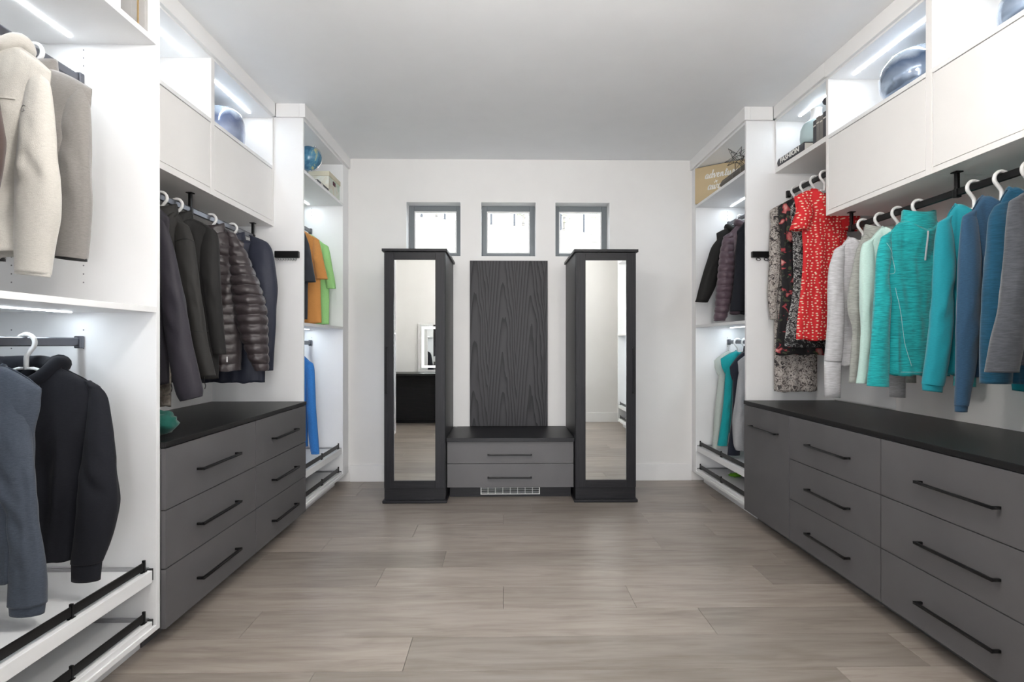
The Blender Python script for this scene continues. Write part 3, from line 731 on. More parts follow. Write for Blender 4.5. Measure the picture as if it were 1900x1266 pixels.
        MB().grid(cr).build('collar', mat, t, smooth=True, solid=.004)
    if collar == 'hood':
        pts = []; rad = []
        for j in range(19):
            th = math.radians(-78+j*336/18.0)
            cx, sy = math.cos(th), math.sin(th)
            back = max(0, sy)
            pts.append((xr+(neckw+.022)*cx, y+.004+(.048+.010*back)*sy, zs+.004-.012*back-(drop[0]*.75)*max(0, -sy)**1.4+.006*noise.noise((j*.9, seed, 0))))
            rad.append(.018+.016*back+.006*abs(cx)+.004*noise.noise((j*1.7, seed, 2)))
        MB().tube(catmull(pts, 46), [q[0] for q in catmull([(r,) for r in rad], 46)], 14).build('hood', mat, t, smooth=True)
        # slack of the hood hanging behind the neck
        MB().sphere((xr, y+.050, zs-.05), (neckw+.030, .028, .070), 24, 14).build('hood_back', mat, t, smooth=True)
    surf[t.name] = [BVHTree.FromPolygons([Vector(p) for p in q.v], q.f) for q in shapes]
    if hang:
        hanger(xr, y, zrod, d, hlabel or clip_label(label), W, zs, slope, max(.055, min([.8*W]+[abs(q[1]-xr)-q[2]*1.06-.010 for q in sleeve if q[0] > zs-slope-.13])))
    if open_front: stitch(t, [(xr+.004, zs-drop[0]-.012), (xr+.002, (zs+hem)/2), (xr, hem+.02)], y, 'zipper', 'zip_dark', .0035, 12)
    return t

M['zip_pale'] = plain('pale_zipper', (.55, .56, .60), .5)
M['zip_dark'] = plain('dark_zipper', (.01, .01, .011), .45)
def C(*c): return s2l(*c)
M['cream_fleece'] = cloth('cream_fleece', (.53, .51, .47), .95, .02, .5, 500, .25)
M['taupe_fleece'] = cloth('taupe_fleece', (.235, .22, .21), .95, .05, .5, 500, .2)
M['brown_knit'] = cloth('dark_brown_knit', (.08, .055, .05), .95)
M['black_fleece'] = cloth('black_cotton_fleece', (.010, .011, .016), .9, .05, .03, 700, .15)
M['blue_grey'] = cloth('blue_grey_sweat', (.062, .076, .102), .9, .10, .1, 700, .15)
M['plum_shell'] = cloth('plum_charcoal_softshell', (.030, .027, .036), .6, .02, .03, 900, .12)
M['olive_shell'] = cloth('charcoal_olive_softshell', (.026, .025, .024), .68, .02, .03, 900, .12)
M['black_shell'] = cloth('black_softshell', (.013, .0125, .0125), .7, .02, .03, 900, .12)
M['puffer'] = cloth('plum_brown_nylon', (.044, .035, .038), .38, .03, .03, 60, .35, .5)
M['navy_shell'] = cloth('navy_shell', (.027, .031, .050), .55, .02, .03, 900, .12)
M['black_tee'] = cloth('charcoal_jersey', (.032, .036, .046), .85)
M['orange'] = cloth('orange_jersey', (.60, .27, .075), .8)
M['lime'] = cloth('lime_jersey', (.33, .66, .25), .8)
M['royal'] = cloth('royal_blue_fleece', (.03, .18, .52), .85, .08)
M['purple_puffer'] = cloth('purple_brown_nylon', (.10, .065, .085), .45, .03, .1, 60, .35, .5)
M['pale_sage'] = cloth('pale_sage_jersey', (.52, .57, .54), .85)
M['teal'] = cloth('bright_teal_jersey', (.004, .32, .34), .8, .05)
M['navy'] = cloth('dark_navy_jersey', (.012, .015, .028), .8)
M['grey_shell'] = cloth('light_grey_shell', (.33, .335, .35), .6, .02)
M['white_marl'] = cloth('white_grey_marl', (.53, .53, .55), .9, .12, .3, 700, .12, .3, (25, 25, 260))
M['sage_marl'] = cloth('sage_grey_marl', (.35, .36, .335), .9, .16, .3, 700, .12, .3, (25, 25, 260))
M['mint'] = cloth('mint_jersey', (.53, .72, .67), .85, .03)
M['teal_marl'] = cloth('teal_marl', (.006, .345, .36), .85, .28, .3, 700, .12, .3, (22, 22, 260))
M['teal_deep'] = cloth('deep_teal_jersey', (.004, .25, .31), .75, .03)
M['slate_blue'] = cloth('slate_blue_knit', (.022, .07, .135), .9, .12)
M['deep_blue'] = cloth('deep_blue_marl', (.004, .062, .118), .9, .14, .3, 700, .12, .3, (25, 25, 260))
M['charcoal_marl'] = cloth('charcoal_marl', (.07, .076, .09), .92, .16, .3, 700, .14, .3, (30, 30, 260))
M['green_cloth'] = cloth('green_knit', (.004, .075, .058), .9)
M['lime_cloth'] = cloth('bright_green_knit', (.16, .45, .02), .9)
M['mat_grey0'] = plain('grey_thread', (.30, .30, .29), .7)
M['seam'] = plain('pale_stitching', (.45, .62, .64), .8)

RT = LROD, 1.868      # left middle rod x, top
# --- left front tower, upper rod
Z1 = 1.978
cream = garment('fleece_jacket', 'cream fleece jacket with chest logo on the front left tower', 'jacket', 'fleece jackets on the front left upper rod', LROD, 1.69, 2.181, 1, 'cream_fleece',
        [(2.01, -1.44, 0.025), (1.953, -1.434, 0.038), (1.852, -1.425, 0.048), (1.725, -1.417, 0.058), (1.641, -1.413, 0.062), (1.557, -1.417, 0.064), (1.472, -1.428, 0.057), (1.384, -1.437, 0.05)], 1.443, W=.205, T=.07, collar='hood', seed=1.1, cuff=-.008, sl_t=.6, ysl=-.02, cuff_tilt=-.10, zs_off=.082)
garment('fleece_jacket', 'taupe grey fleece jacket behind the cream one on the front left tower', 'jacket', 'fleece jackets on the front left upper rod', LROD, 1.86, 2.181, 1, 'taupe_fleece',
        [(2.038, -1.44, 0.023), (1.968, -1.45, 0.046), (1.875, -1.445, 0.049), (1.745, -1.439, 0.051), (1.643, -1.438, 0.051), (1.55, -1.448, 0.053), (1.476, -1.458, 0.053), (1.457, -1.46, 0.051)], 1.478, W=.20, T=.06, collar='jacket', seed=2.3, cuff=-.006, cuff_mat='zip_dark', cuff_tilt=-.1, zs_off=.085, slope=.06)
garment('knit_cardigan', 'dark brown knit cardigan at the left picture edge on the upper rod', 'cardigan', 'fleece jackets on the front left upper rod', LROD, 1.52, 2.181, 1, 'brown_knit',
        [(1.91, -1.434, 0.024), (1.82, -1.426, 0.039), (1.744, -1.414, 0.044), (1.668, -1.416, 0.043), (1.593, -1.426, 0.035)], 1.55, W=.19, T=.05, collar='crew', seed=3.3)
# --- left front tower, lower rod
hd = garment('hoodie', 'black zip hoodie on the lower rod of the front left tower', 'hoodie', 'sweatshirts on the front left lower rod', LROD, 1.83, 1.191, 1, 'black_fleece',
        [(1.02, -1.373, 0.022), (0.979, -1.355, 0.032), (0.852, -1.343, 0.046), (0.734, -1.338, 0.059), (0.646, -1.34, 0.067), (0.568, -1.352, 0.063), (0.499, -1.368, 0.057), (0.441, -1.385, 0.05)], 0.446, W=.235, T=.055, collar='hood', seed=4.2, cuff=.060, fold=.013, open_front=True, zs_off=.092, slope=.075, drop=(.10, .02), halfs=[(0, .235), (.2, .23), (.45, .20), (1, .165)])
garment('sweatshirt', 'blue grey sweatshirt in front of the black hoodie, cut by the picture edge', 'sweatshirt', 'sweatshirts on the front left lower rod', LROD, 1.66, 1.191, 1, 'blue_grey',
        [(1.05, -1.491, 0.018), (0.997, -1.483, 0.04), (0.908, -1.477, 0.05), (0.82, -1.468, 0.055), (0.713, -1.448, 0.049), (0.642, -1.437, 0.042), (0.553, -1.428, 0.046), (0.465, -1.428, 0.051), (0.385, -1.432, 0.054)], 0.456, W=.20, T=.06, collar='crew', seed=5.7, cuff=.03, fold=.012, wr=.07, zs_off=.09, slope=.07)
# --- left middle rod
Z4 = (2.877, 290, 340)
G4 = 'dark jackets on the left rod over the drawers'
garment('knit_cardigan', 'brown speckled long cardigan behind the plum jacket sleeve over the left counter', 'cardigan', G4, LROD, 2.445, 1.868, 1, 'camo',
        [(1.648, -1.525, 0.019), (1.454, -1.522, 0.026), (1.26, -1.52, 0.029), (1.043, -1.515, 0.029), (0.892, -1.509, 0.025)], 0.885, W=.10, T=.016, seed=6.1, halfs=[(0, .10), (1, .105)], fold=.002, zs_off=.16, wr=.02, sl_t=.3)
plum = garment('softshell_jacket', 'plum charcoal softshell jacket nearest on the left rod', 'jacket', G4, LROD, 2.345, 1.868, 1, 'plum_shell',
        [(1.694, -1.478, 0.024), (1.578, -1.45, 0.036), (1.473, -1.43, 0.042), (1.36, -1.408, 0.047), (1.215, -1.386, 0.052), (1.093, -1.368, 0.055), (1.013, -1.354, 0.056), (0.964, -1.343, 0.055), (0.932, -1.336, 0.046)], 0.993, W=.165, T=.028, fold=.005, collar='jacket', seed=7.4, cuff_tilt=.25, wr=.06, slope=.075)
olive = garment('softshell_jacket', 'charcoal olive softshell jacket, second from the front on the left rod', 'jacket', G4, LROD, 2.54, 1.868, 1, 'olive_shell',
        [(1.715, -1.501, 0.035), (1.647, -1.485, 0.044), (1.542, -1.468, 0.045), (1.429, -1.447, 0.042), (1.306, -1.426, 0.041), (1.175, -1.406, 0.039), (1.087, -1.388, 0.039), (1.018, -1.373, 0.038)], 0.991, T=.028, fold=.005, collar='jacket', seed=8.2, cuff_tilt=.08, slope=.075)
blk = garment('softshell_jacket', 'black softshell jacket with drawcords next to the puffer jacket', 'jacket', G4, LROD, 2.66, 1.868, 1, 'black_shell',
        [(1.72, -1.44, 0.033), (1.679, -1.434, 0.043), (1.542, -1.428, 0.049), (1.386, -1.409, 0.041), (1.221, -1.393, 0.037), (1.116, -1.38, 0.032)], 1.001, W=.20, T=.06, collar='jacket', seed=9.6, slope=.07, halfs=[(0, .20), (.3, .21), (1, .20)])
pj = garment('puffer_jacket', 'quilted plum brown puffer jacket on the left rod', 'jacket', G4, LROD, 2.97, 1.868, 1, 'puffer',
        [(1.765, -1.487, 0.025), (1.729, -1.472, 0.031), (1.658, -1.446, 0.05), (1.555, -1.416, 0.063), (1.473, -1.395, 0.077), (1.391, -1.378, 0.084), (1.289, -1.364, 0.081), (1.166, -1.344, 0.064), (1.074, -1.327, 0.05), (1.023, -1.313, 0.032)], 1.023, W=.185, T=.07, collar='stand', seed=10.2, puffer=.053, sl_t=.62, open_front=True, wr=.03, solid=0, slope=.06)
garment('shell_jacket', 'navy shell jacket behind the puffer jacket at the end of the left rod', 'jacket', G4, LROD, 3.20, 1.868, 1, 'navy_shell',
        [(1.764, -1.44, 0.053), (1.729, -1.434, 0.07), (1.674, -1.426, 0.078), (1.586, -1.414, 0.08), (1.475, -1.402, 0.08), (1.343, -1.401, 0.07), (1.177, -1.399, 0.061), (1.012, -1.405, 0.055)], 0.943, W=.20, T=.05, collar='stand', seed=11.8, halfs=[(0, .20), (.4, .2), (1, .19)])
# --- left corner closet
garment('tee_shirt', 'charcoal black t-shirt nearest in the left corner closet', 'shirt', 't-shirts in the left corner closet', -1.578, 3.80, 2.106, 1, 'black_tee',
        [(1.943, -1.409, 0.02), (1.859, -1.389, 0.034), (1.74, -1.372, 0.042), (1.601, -1.358, 0.05)], 1.34, W=.19, T=.05, seed=12.1, sl_t=.5, halfs=[(0, .19), (.3, .21), (1, .205)])
garment('tee_shirt', 'orange t-shirt in the left corner closet', 'shirt', 't-shirts in the left corner closet', -1.578, 4.0, 2.106, 1, 'orange',
        [(1.936, -1.384, 0.024), (1.858, -1.369, 0.032), (1.758, -1.352, 0.039), (1.645, -1.333, 0.044)], 1.322, W=.20, T=.040, seed=13.1, sl_t=.5, halfs=[(0, .2), (.3, .225), (1, .235)])
garment('tee_shirt', 'lime green t-shirt farthest in the left corner closet', 'shirt', 't-shirts in the left corner closet', -1.578, 4.18, 2.106, 1, 'lime',
        [(1.919, -1.377, 0.029), (1.863, -1.362, 0.03), (1.772, -1.346, 0.033), (1.666, -1.331, 0.038), (1.594, -1.322, 0.036)], 1.322, W=.215, T=.05, seed=14.9, sl_t=.5, halfs=[(0, .215), (.3, .235), (1, .235)])
garment('sweatshirt', 'royal blue long sleeve sweatshirt in the left corner closet', 'sweatshirt', None, -1.578, 3.93, 1.194, 1, 'royal',
        [(1.027, -1.399, 0.02), (0.974, -1.396, 0.03), (0.818, -1.387, 0.032), (0.651, -1.379, 0.035), (0.485, -1.369, 0.035), (0.39, -1.36, 0.032)], 0.429, W=.195, T=.05, seed=15.3, cuff=.018, zs_off=.075)
# --- right corner closet
G9 = 'jackets in the right corner closet'
garment('winter_jacket', 'black jacket with one sleeve swung out, farthest in the right corner closet', 'jacket', G9, RROD, 4.28, 2.191, -1, 'black_shell',
        [(2.053, 1.792, 0.039), (2.001, 1.757, 0.053), (1.935, 1.71, 0.055), (1.837, 1.678, 0.059), (1.74, 1.652, 0.064), (1.625, 1.623, 0.066), (1.511, 1.582, 0.051)], 1.446, W=.20, T=.05, collar='hood', seed=16.4, cuff=-.010, cuff_tilt=-.05)
garment('puffer_jacket', 'purple brown quilted puffer jacket in the right corner closet', 'jacket', G9, RROD, 4.10, 2.191, -1, 'purple_puffer',
        [(1.989, 1.727, 0.043), (1.872, 1.708, 0.053), (1.731, 1.696, 0.06), (1.575, 1.68, 0.06), (1.434, 1.665, 0.053), (1.345, 1.648, 0.045)], 1.4, W=.19, T=.06, collar='hood', seed=17.6, puffer=.052, wr=.03, solid=0)
garment('fleece_jacket', 'black fleece jacket nearest in the right corner closet', 'jacket', G9, RROD, 3.92, 2.191, -1, 'black_fleece',
        [(1.991, 1.75, 0.032), (1.841, 1.737, 0.045), (1.662, 1.727, 0.048), (1.512, 1.716, 0.053), (1.408, 1.707, 0.056)], 1.39, W=.19, T=.06, collar='jacket', seed=18.8)
G10 = 'tops on the lower rod of the right corner closet'
garment('long_sleeve_top', 'pale sage top farthest on the lower rod of the right corner closet', 'shirt', G10, RROD, 4.33, 1.201, -1, 'pale_sage',
        [(1.033, 1.789, 0.022), (0.94, 1.774, 0.031), (0.779, 1.755, 0.041), (0.593, 1.734, 0.039), (0.371, 1.719, 0.037), (0.331, 1.718, 0.037)], 0.469, W=.20, T=.04, seed=19.3)
garment('long_sleeve_top', 'bright teal top on the lower rod of the right corner closet', 'shirt', G10, RROD, 4.19, 1.201, -1, 'teal',
        [(1.052, 1.79, 0.028), (0.935, 1.766, 0.033), (0.779, 1.748, 0.031), (0.612, 1.733, 0.034), (0.492, 1.72, 0.037), (0.376, 1.706, 0.04)], 0.474, W=.20, T=.036, seed=20.3, fold=.012)
garment('long_sleeve_top', 'dark navy top on the lower rod of the right corner closet', 'shirt', G10, RROD, 4.05, 1.201, -1, 'navy',
        [(0.978, 1.757, 0.019), (0.862, 1.758, 0.027), (0.63, 1.752, 0.035), (0.456, 1.74, 0.044), (0.331, 1.735, 0.047)], 0.445, W=.19, T=.036, collar='jacket', seed=21.3)
garment('shell_jacket', 'light grey shell jacket nearest on the lower rod of the right corner closet', 'jacket', G10, RROD, 3.90, 1.201, -1, 'grey_shell',
        [(1.04, 1.761, 0.027), (0.929, 1.752, 0.047), (0.761, 1.736, 0.058), (0.594, 1.724, 0.064), (0.449, 1.716, 0.049), (0.396, 1.721, 0.034)], 0.427, W=.195, T=.05, collar='jacket', seed=22.3, wr=.07)
# --- dresses on the short right rod
GD = 'dresses on the short right rod'
TR = 2.181
garment('patterned_dress', 'long grey brown abstract print dress with long sleeves', 'dress', GD, RROD, 3.465, TR, -1, 'taupe_print',
        [(2.043, 1.77, 0.024), (1.949, 1.766, 0.036), (1.835, 1.759, 0.043), (1.671, 1.746, 0.038), (1.519, 1.737, 0.035), (1.443, 1.734, 0.029), (1.326, 1.746, 0.023)], 0.86, W=.175, T=.03, seed=23.3, zs_off=.10, halfs=[(0, .17), (.12, .155), (.28, .125), (.5, .14), (1, .14)], slope=.05, both=False, fold=.007)
garment('floral_dress', 'black dress with red and pink flowers', 'dress', GD, RROD, 3.36, TR, -1, 'floral',
        [(2.041, 1.771, 0.023), (1.974, 1.786, 0.024), (1.876, 1.795, 0.028), (1.802, 1.798, 0.025)], 1.097, W=.17, T=.013, seed=24.3, zs_off=.10, halfs=[(0, .17), (.3, .15), (.5, .145), (1, .185)], both=False, slope=.05, fold=.003)
bw = garment('patterned_dress', 'black and white small print dress with a banded hem behind the red dress', 'dress', GD, RROD, 3.25, TR, -1, 'bw_print',
        [(2.001, 1.806, 0.024), (1.929, 1.819, 0.03), (1.858, 1.828, 0.027)], 1.149, W=.15, T=.020, fold=.004, seed=25.3, zs_off=.10, halfs=[(0, .15), (.3, .135), (.5, .13), (1, .185)], both=False, hem_band=('bw_band', .055))
garment('dotted_dress', 'red dress with cream dots and short sleeves', 'dress', GD, RROD, 3.15, TR, -1, 'red_dots',
        [(2.039, 1.765, 0.027), (1.995, 1.767, 0.04), (1.937, 1.759, 0.051), (1.885, 1.747, 0.056), (1.836, 1.735, 0.057)], 1.19, W=.19, T=.025, seed=26.3, zs_off=.10, halfs=[(0, .18), (.10, .17), (.2, .135), (.4, .128), (1, .168)], fold=.008, slope=.045)
# --- tops on the long right rod
GT = 'tops on the right rod over the counter'
TT = 1.816
garment('long_sleeve_top', 'white grey marl top with long cuffs, farthest on the long right rod', 'shirt', GT, RROD, 2.81, TT, -1, 'white_marl',
        [(1.664, 1.771, 0.028), (1.618, 1.759, 0.034), (1.556, 1.746, 0.04), (1.453, 1.738, 0.042), (1.268, 1.735, 0.044), (1.144, 1.729, 0.045), (1.077, 1.724, 0.045)], 1.056, T=.030, fold=.007, seed=27.3, cuff=.19, cuff_tilt=-.05)
garment('long_sleeve_top', 'sage grey marl top between the white and mint tops', 'shirt', GT, RROD, 2.68, TT, -1, 'sage_marl',
        [(1.651, 1.798, 0.022), (1.558, 1.783, 0.032), (1.469, 1.77, 0.04), (1.391, 1.756, 0.039), (1.322, 1.754, 0.035), (1.243, 1.76, 0.022), (1.145, 1.756, 0.023), (0.973, 1.751, 0.024)], 1.056, T=.024, collar='jacket', fold=.005, seed=28.3)
garment('long_sleeve_top', 'pale mint top hanging behind the teal quarter-zip', 'shirt', GT, RROD, 2.56, TT, -1, 'mint',
        [(1.648, 1.751, 0.026), (1.597, 1.744, 0.034), (1.475, 1.738, 0.037), (1.334, 1.726, 0.029), (1.193, 1.722, 0.024), (1.052, 1.716, 0.025), (0.979, 1.707, 0.024)], 1.021, T=.030, fold=.007, seed=29.3)
qz = garment('quarter_zip_top', 'teal marl quarter-zip top with pale stitching', 'shirt', GT, RROD, 2.43, TT, -1, 'teal_marl',
        [(1.653, 1.745, 0.024), (1.58, 1.732, 0.033), (1.478, 1.716, 0.03), (1.366, 1.713, 0.038), (1.254, 1.705, 0.039), (1.115, 1.699, 0.043), (1.012, 1.696, 0.047), (0.975, 1.696, 0.048)], 1.026, T=.030, collar='zip', fold=.007, seed=30.3, cuff_tilt=-.05, drop=(.045, .01))
garment('long_sleeve_top', 'plain deep teal top right of the quarter-zip', 'shirt', GT, RROD, 2.14, TT, -1, 'teal_deep',
        [(1.654, 1.773, 0.026), (1.589, 1.768, 0.037), (1.474, 1.76, 0.043), (1.367, 1.747, 0.039), (1.244, 1.74, 0.044), (1.121, 1.73, 0.046), (1.03, 1.718, 0.044), (1.002, 1.713, 0.042)], 1.042, T=.030, fold=.007, seed=31.3, cuff=.025, cuff_tilt=-.12)
garment('long_sleeve_top', 'slate blue top with the longest narrow sleeve', 'shirt', GT, RROD, 2.02, TT, -1, 'slate_blue',
        [(1.651, 1.771, 0.026), (1.604, 1.768, 0.033), (1.511, 1.762, 0.04), (1.395, 1.752, 0.042), (1.239, 1.744, 0.042), (1.123, 1.739, 0.038), (1.022, 1.734, 0.031), (0.933, 1.727, 0.024)], 1.045, T=.030, fold=.007, seed=32.3, cuff=.022)
garment('long_sleeve_top', 'deep blue marl top between the slate blue and charcoal tops', 'shirt', GT, RROD, 1.91, TT, -1, 'deep_blue',
        [(1.66, 1.793, 0.028), (1.617, 1.784, 0.041), (1.529, 1.777, 0.048), (1.419, 1.768, 0.054), (1.309, 1.758, 0.055), (1.162, 1.755, 0.056), (1.026, 1.755, 0.053)], 1.026, T=.030, fold=.007, seed=33.3)
garment('long_sleeve_top', 'charcoal grey marl top nearest at the right picture edge', 'shirt', GT, RROD, 1.80, TT, -1, 'charcoal_marl',
        [(1.65, 1.741, 0.025), (1.605, 1.741, 0.036), (1.522, 1.732, 0.04), (1.405, 1.716, 0.042), (1.287, 1.704, 0.046), (1.176, 1.689, 0.052), (1.072, 1.675, 0.053)], 1.093, T=.030, fold=.007, seed=34.3)

# seams, zips, cords
def at(t, pts): return pts
stitch(qz, [(1.893, 1.672), (1.898, 1.62), (1.908, 1.545)], 2.43, 'neck_zip', 'zip_pale', .004)
stitch(qz, [(1.7329, 1.6247), (1.7593, 1.5801), (1.7706, 1.5336), (1.7725, 1.4916), (1.7546, 1.4851)], 2.43)
stitch(qz, [(1.797, 1.0399), (1.8441, 1.0398), (1.9007, 1.0398), (1.9763, 1.0397)], 2.43)
stitch(qz, [(1.7734, 1.4218), (1.797, 1.2914), (1.8159, 1.161), (1.8394, 1.0678)], 2.43)
stitch(olive, [(-1.4398, 1.2228), (-1.4053, 1.2246), (-1.3725, 1.2272)], 2.53, 'sleeve_seam', 'zip_dark', .0012)
stitch(olive, [(-1.5192, 1.6382), (-1.4916, 1.6496), (-1.4614, 1.654), (-1.4372, 1.6437)], 2.53, 'shoulder_seam', 'zip_dark', .0012)
stitch(cream, [(-1.6046, 1.8912), (-1.5631, 1.8965), (-1.5283, 1.9001), (-1.505, 1.9036), (-1.4718, 1.9056)], 1.70, 'yoke_seam', 'cream_fleece', .003)
stitch(cream, [(-1.5133, 1.6703), (-1.5183, 1.6072), (-1.5117, 1.5567), (-1.5034, 1.5146)], 1.70, 'pocket_zip', 'mat_grey0', .003)
lx, lz = (-1.4468, 1.8769)
stitch(cream, [(lx+.009*math.cos(a), lz+.011*math.sin(a)) for a in [math.radians(40+q*32) for q in range(10)]]+[(lx+.001, lz)], 1.70, 'chest_logo', 'mat_grey0', .0011)
stitch(plum, [(-1.467, 1.4585), (-1.4622, 1.452), (-1.4573, 1.4472)], 2.36, 'logo_mark', 'white_plastic', .0013)
px0, pz0 = (-1.4782, 1.0997)
p = front(pj, px0, pz0, 2.97, .006); MB().box(p[0]-.004, p[0]+.004, p[1]-.002, p[1]+.001, p[2]-.03, p[2]).build('zip_pull', 'white_plastic', pj, bevel=.001)
for dx, dz in ((-.02, .05), (.0, .065), (.16, .05)):
    bx = -1.60+dx; hz = 1.001
    MB().tube(catmull([(bx, 2.62, hz+.02), (bx+.002, 2.615, hz-.01), (bx+.008, 2.615, hz-dz*.7), (bx+.004, 2.615, hz-dz)], 14), .0018, 6).build('drawcord', 'zip_dark', blk, smooth=True)
cx0, cz0 = (-1.52, 1.0559)
MB().tube([front(hd, cx0-.002*k, cz0-.014*k, 1.83, .004) for k in range(12)], .0035, 6).build('drawstring', 'black_fleece', hd, smooth=True)
tx, tz = (-1.5556, 1.0342)
MB().box(tx-.018, tx+.016, 1.852, 1.854, tz-.010, tz+.010).build('neck_label', 'white_plastic', hd)
hz = 1.169

# ------------------------------------------------------------------ racks on the tall panels
def rack(label, x0, x1, z0, z1, kind):
    y = 3.566
    t = thing('sliding_rack', label, 'rack', ((x0+x1)/2, y-.02, z0))
    box('housing', x0, x1, y-.026, y, z0, z1, 'black_metal', t, .004)
    if kind == 'tie':
        for i in range(8):
            x = x0+.02+i*(x1-x0-.04)/7
            MB().tube([(x, y-.012, z0+.002), (x, y-.013, z0-.014), (x+.004, y-.034, z0-.022), (x+.006, y-.06, z0-.020), (x+.006, y-.066, z0-.013)], .0022, 6).build('tie_pin', 'steel', t, smooth=True)
    else:
        for i in range(3):
            x = x0+.045+i*.052
            MB().tube([(x+.018*math.cos(a), y-.014+.010*math.cos(a), z0-.011+.009*math.sin(a)) for a in [2*PI*k/18 for k in range(18)]], .0024, 6, closed=True).build('belt_ring', 'black_metal', t, smooth=True)
rack('black sliding tie rack with pins on the left closet panel', -1.495, -1.338, 1.732, 1.776, 'tie')
rack('black belt rack with ring hooks on the right closet panel', 1.648, 1.80, 1.742, 1.782, 'belt')

# ------------------------------------------------------------------ decor
M['gold'] = plain('gold_frame_edge', (.70, .50, .24), .3, .8)
M['mat_grey'] = plain('grey_picture_mat', (.38, .37, .36), .6)
M['globe_sea'] = print_mat('globe_map', 7, [(.40, (.03, .13, .24)), (.52, (.10, .27, .40)), (.56, (.42, .48, .28)), (.66, (.60, .56, .36))], .6, 5, .2)
M['chrome'] = plain('chrome', (.75, .75, .76), .12, 1.0)
M['box_lid'] = plain('cream_lid', (.66, .61, .47), .7)
M['box_body'] = print_mat('pale_green_marbled_paper', 9, [(.35, (.55, .66, .55)), (.5, (.74, .76, .69)), (.65, (.68, .64, .52))], 1.2, 4, .75)
M['label_red'] = plain('maroon_label', (.10, .02, .04), .6)
M['kraft'] = plain('kraft_board', (.56, .44, .265), .8, var=.05)
M['white_ink'] = plain('white_lettering', (.88, .87, .84), .7)
M['old_leather'] = plain('grey_brown_leather', (.095, .082, .066), .5, var=.25)
M['book_dark'] = plain('dark_grey_cover', (.055, .058, .068), .5)
M['book_grey'] = plain('grey_cover', (.20, .19, .18), .55, var=.15)
M['paper'] = plain('book_paper', (.72, .69, .64), .8)
M['black_print'] = plain('black_lettering', (.02, .02, .024), .6)
M['pale_blue'] = plain('pale_blue_ceramic', (.50, .64, .67), .45)
M['white_ceramic'] = plain('white_ceramic', (.82, .83, .83), .35)
def text_mesh(name, body, size, extrude, mat, parent, mw, shear=0.0, bold=0.0):
    cu = bpy.data.curves.new(name, 'FONT'); cu.body = body; cu.size = size; cu.extrude = extrude; cu.shear = shear; cu.offset = bold; cu.align_x = 'CENTER'; cu.align_y = 'CENTER'; cu.resolution_u = 4
    tmp = bpy.data.objects.new(name, cu); col.objects.link(tmp); dg = bpy.context.evaluated_depsgraph_get(); dg.update()
    me = bpy.data.meshes.new_from_object(tmp.evaluated_get(dg)); bpy.data.objects.remove(tmp)
    me.transform(mw); me.materials.clear(); me.materials.append(M[mat])
    o = bpy.data.objects.new(name, me); col.objects.link(o); o.parent = parent; org[o.name] = org[parent.name]; return o
# picture frames on top of the front tower
for i, (y, x0, h, lab) in enumerate([(2.045, -1.345, .30, 'gold lined grey picture frame standing on top of the front left tower'), (1.93, -1.365, .26, 'thin white picture frame beside the gold one on the front left tower')]):
    t = thing('picture_frame', lab, 'frame', (x0-.15, y, 2.323), 'picture frames on the front left tower')
    fx = x0; m1 = 'mat_grey' if i == 0 else 'white_plastic'
    box('frame', fx-.30, fx, y-.0, y+.016, 2.324, 2.324+h, m1, t, .002)
    fm = MB()
    for a, b, c, d_ in ((fx-.272, fx-.028, 2.352, 2.357), (fx-.272, fx-.028, 2.319+h-.028, 2.324+h-.028), (fx-.277, fx-.272, 2.352, 2.324+h-.028), (fx-.028, fx-.023, 2.352, 2.324+h-.028)): fm.box(a, b, y-.003, y+.002, c, d_)
    fm.build('inner_line', 'gold' if i == 0 else 'chrome', t)
    box('picture', fx-.25, fx-.05, y-.001, y+.001, 2.38, 2.29+h, 'paper' if i else 'mat_grey', t, 0)
# smoky blue vase in left cubby
t = thing('vase', 'smoky blue glazed round vase in the left upper cubby', 'vase', (-1.70, 3.29, 2.333))
MB().lathe([(.085, 0), (.112, .012), (.122, .05), (.126, .12), (.122, .18), (.108, .222), (.088, .244), (.070, .252), (.066, .250), (.07, .235), (.09, .21)], (-1.70, 3.29, 2.333), 40).build('body', 'bucket', t, smooth=True)
# globe
gx, gy, gz = -1.347, 3.76, 2.455
t = thing('globe', 'small blue desk globe on chrome stand on the left corner closet', 'globe', (gx, gy, 2.322))
ax = Vector((.42, 0, .91)).normalized()
MB().lathe([(.036, 0), (.036, .006), (.012, .010), (.006, .018), (.006, .040)], (gx-.012, gy, 2.322), 24, cap1=True).build('base', 'chrome', t, smooth=True)
arc = [Vector((gx, gy, gz))+(ax*math.cos(a)+Vector((-.91, 0, .42))*math.sin(a)*-1)*.0885 for a in [math.radians(q) for q in range(0, 181, 10)]]
arc2 = [Vector((gx, gy, gz))+(ax*math.cos(a)+Vector((ax.z, 0, -ax.x))*math.sin(a))*.0885 for a in [math.radians(q) for q in range(0, 181, 9)]]
MB().tube(arc2, .0035, 8).build('meridian', 'chrome', t, smooth=True)
MB().tube([arc2[11], (gx-.012, gy, 2.362)], .004, 8).build('stem', 'chrome', t, smooth=True)
MB().sphere((gx, gy, gz), .083, 36, 24).build('ball', 'globe_sea', t, smooth=True)
p0 = Vector((gx, gy, gz))+ax*.086
MB().tube([p0, p0+ax*.014], .007, 10).build('finial', 'chrome', t, smooth=True)
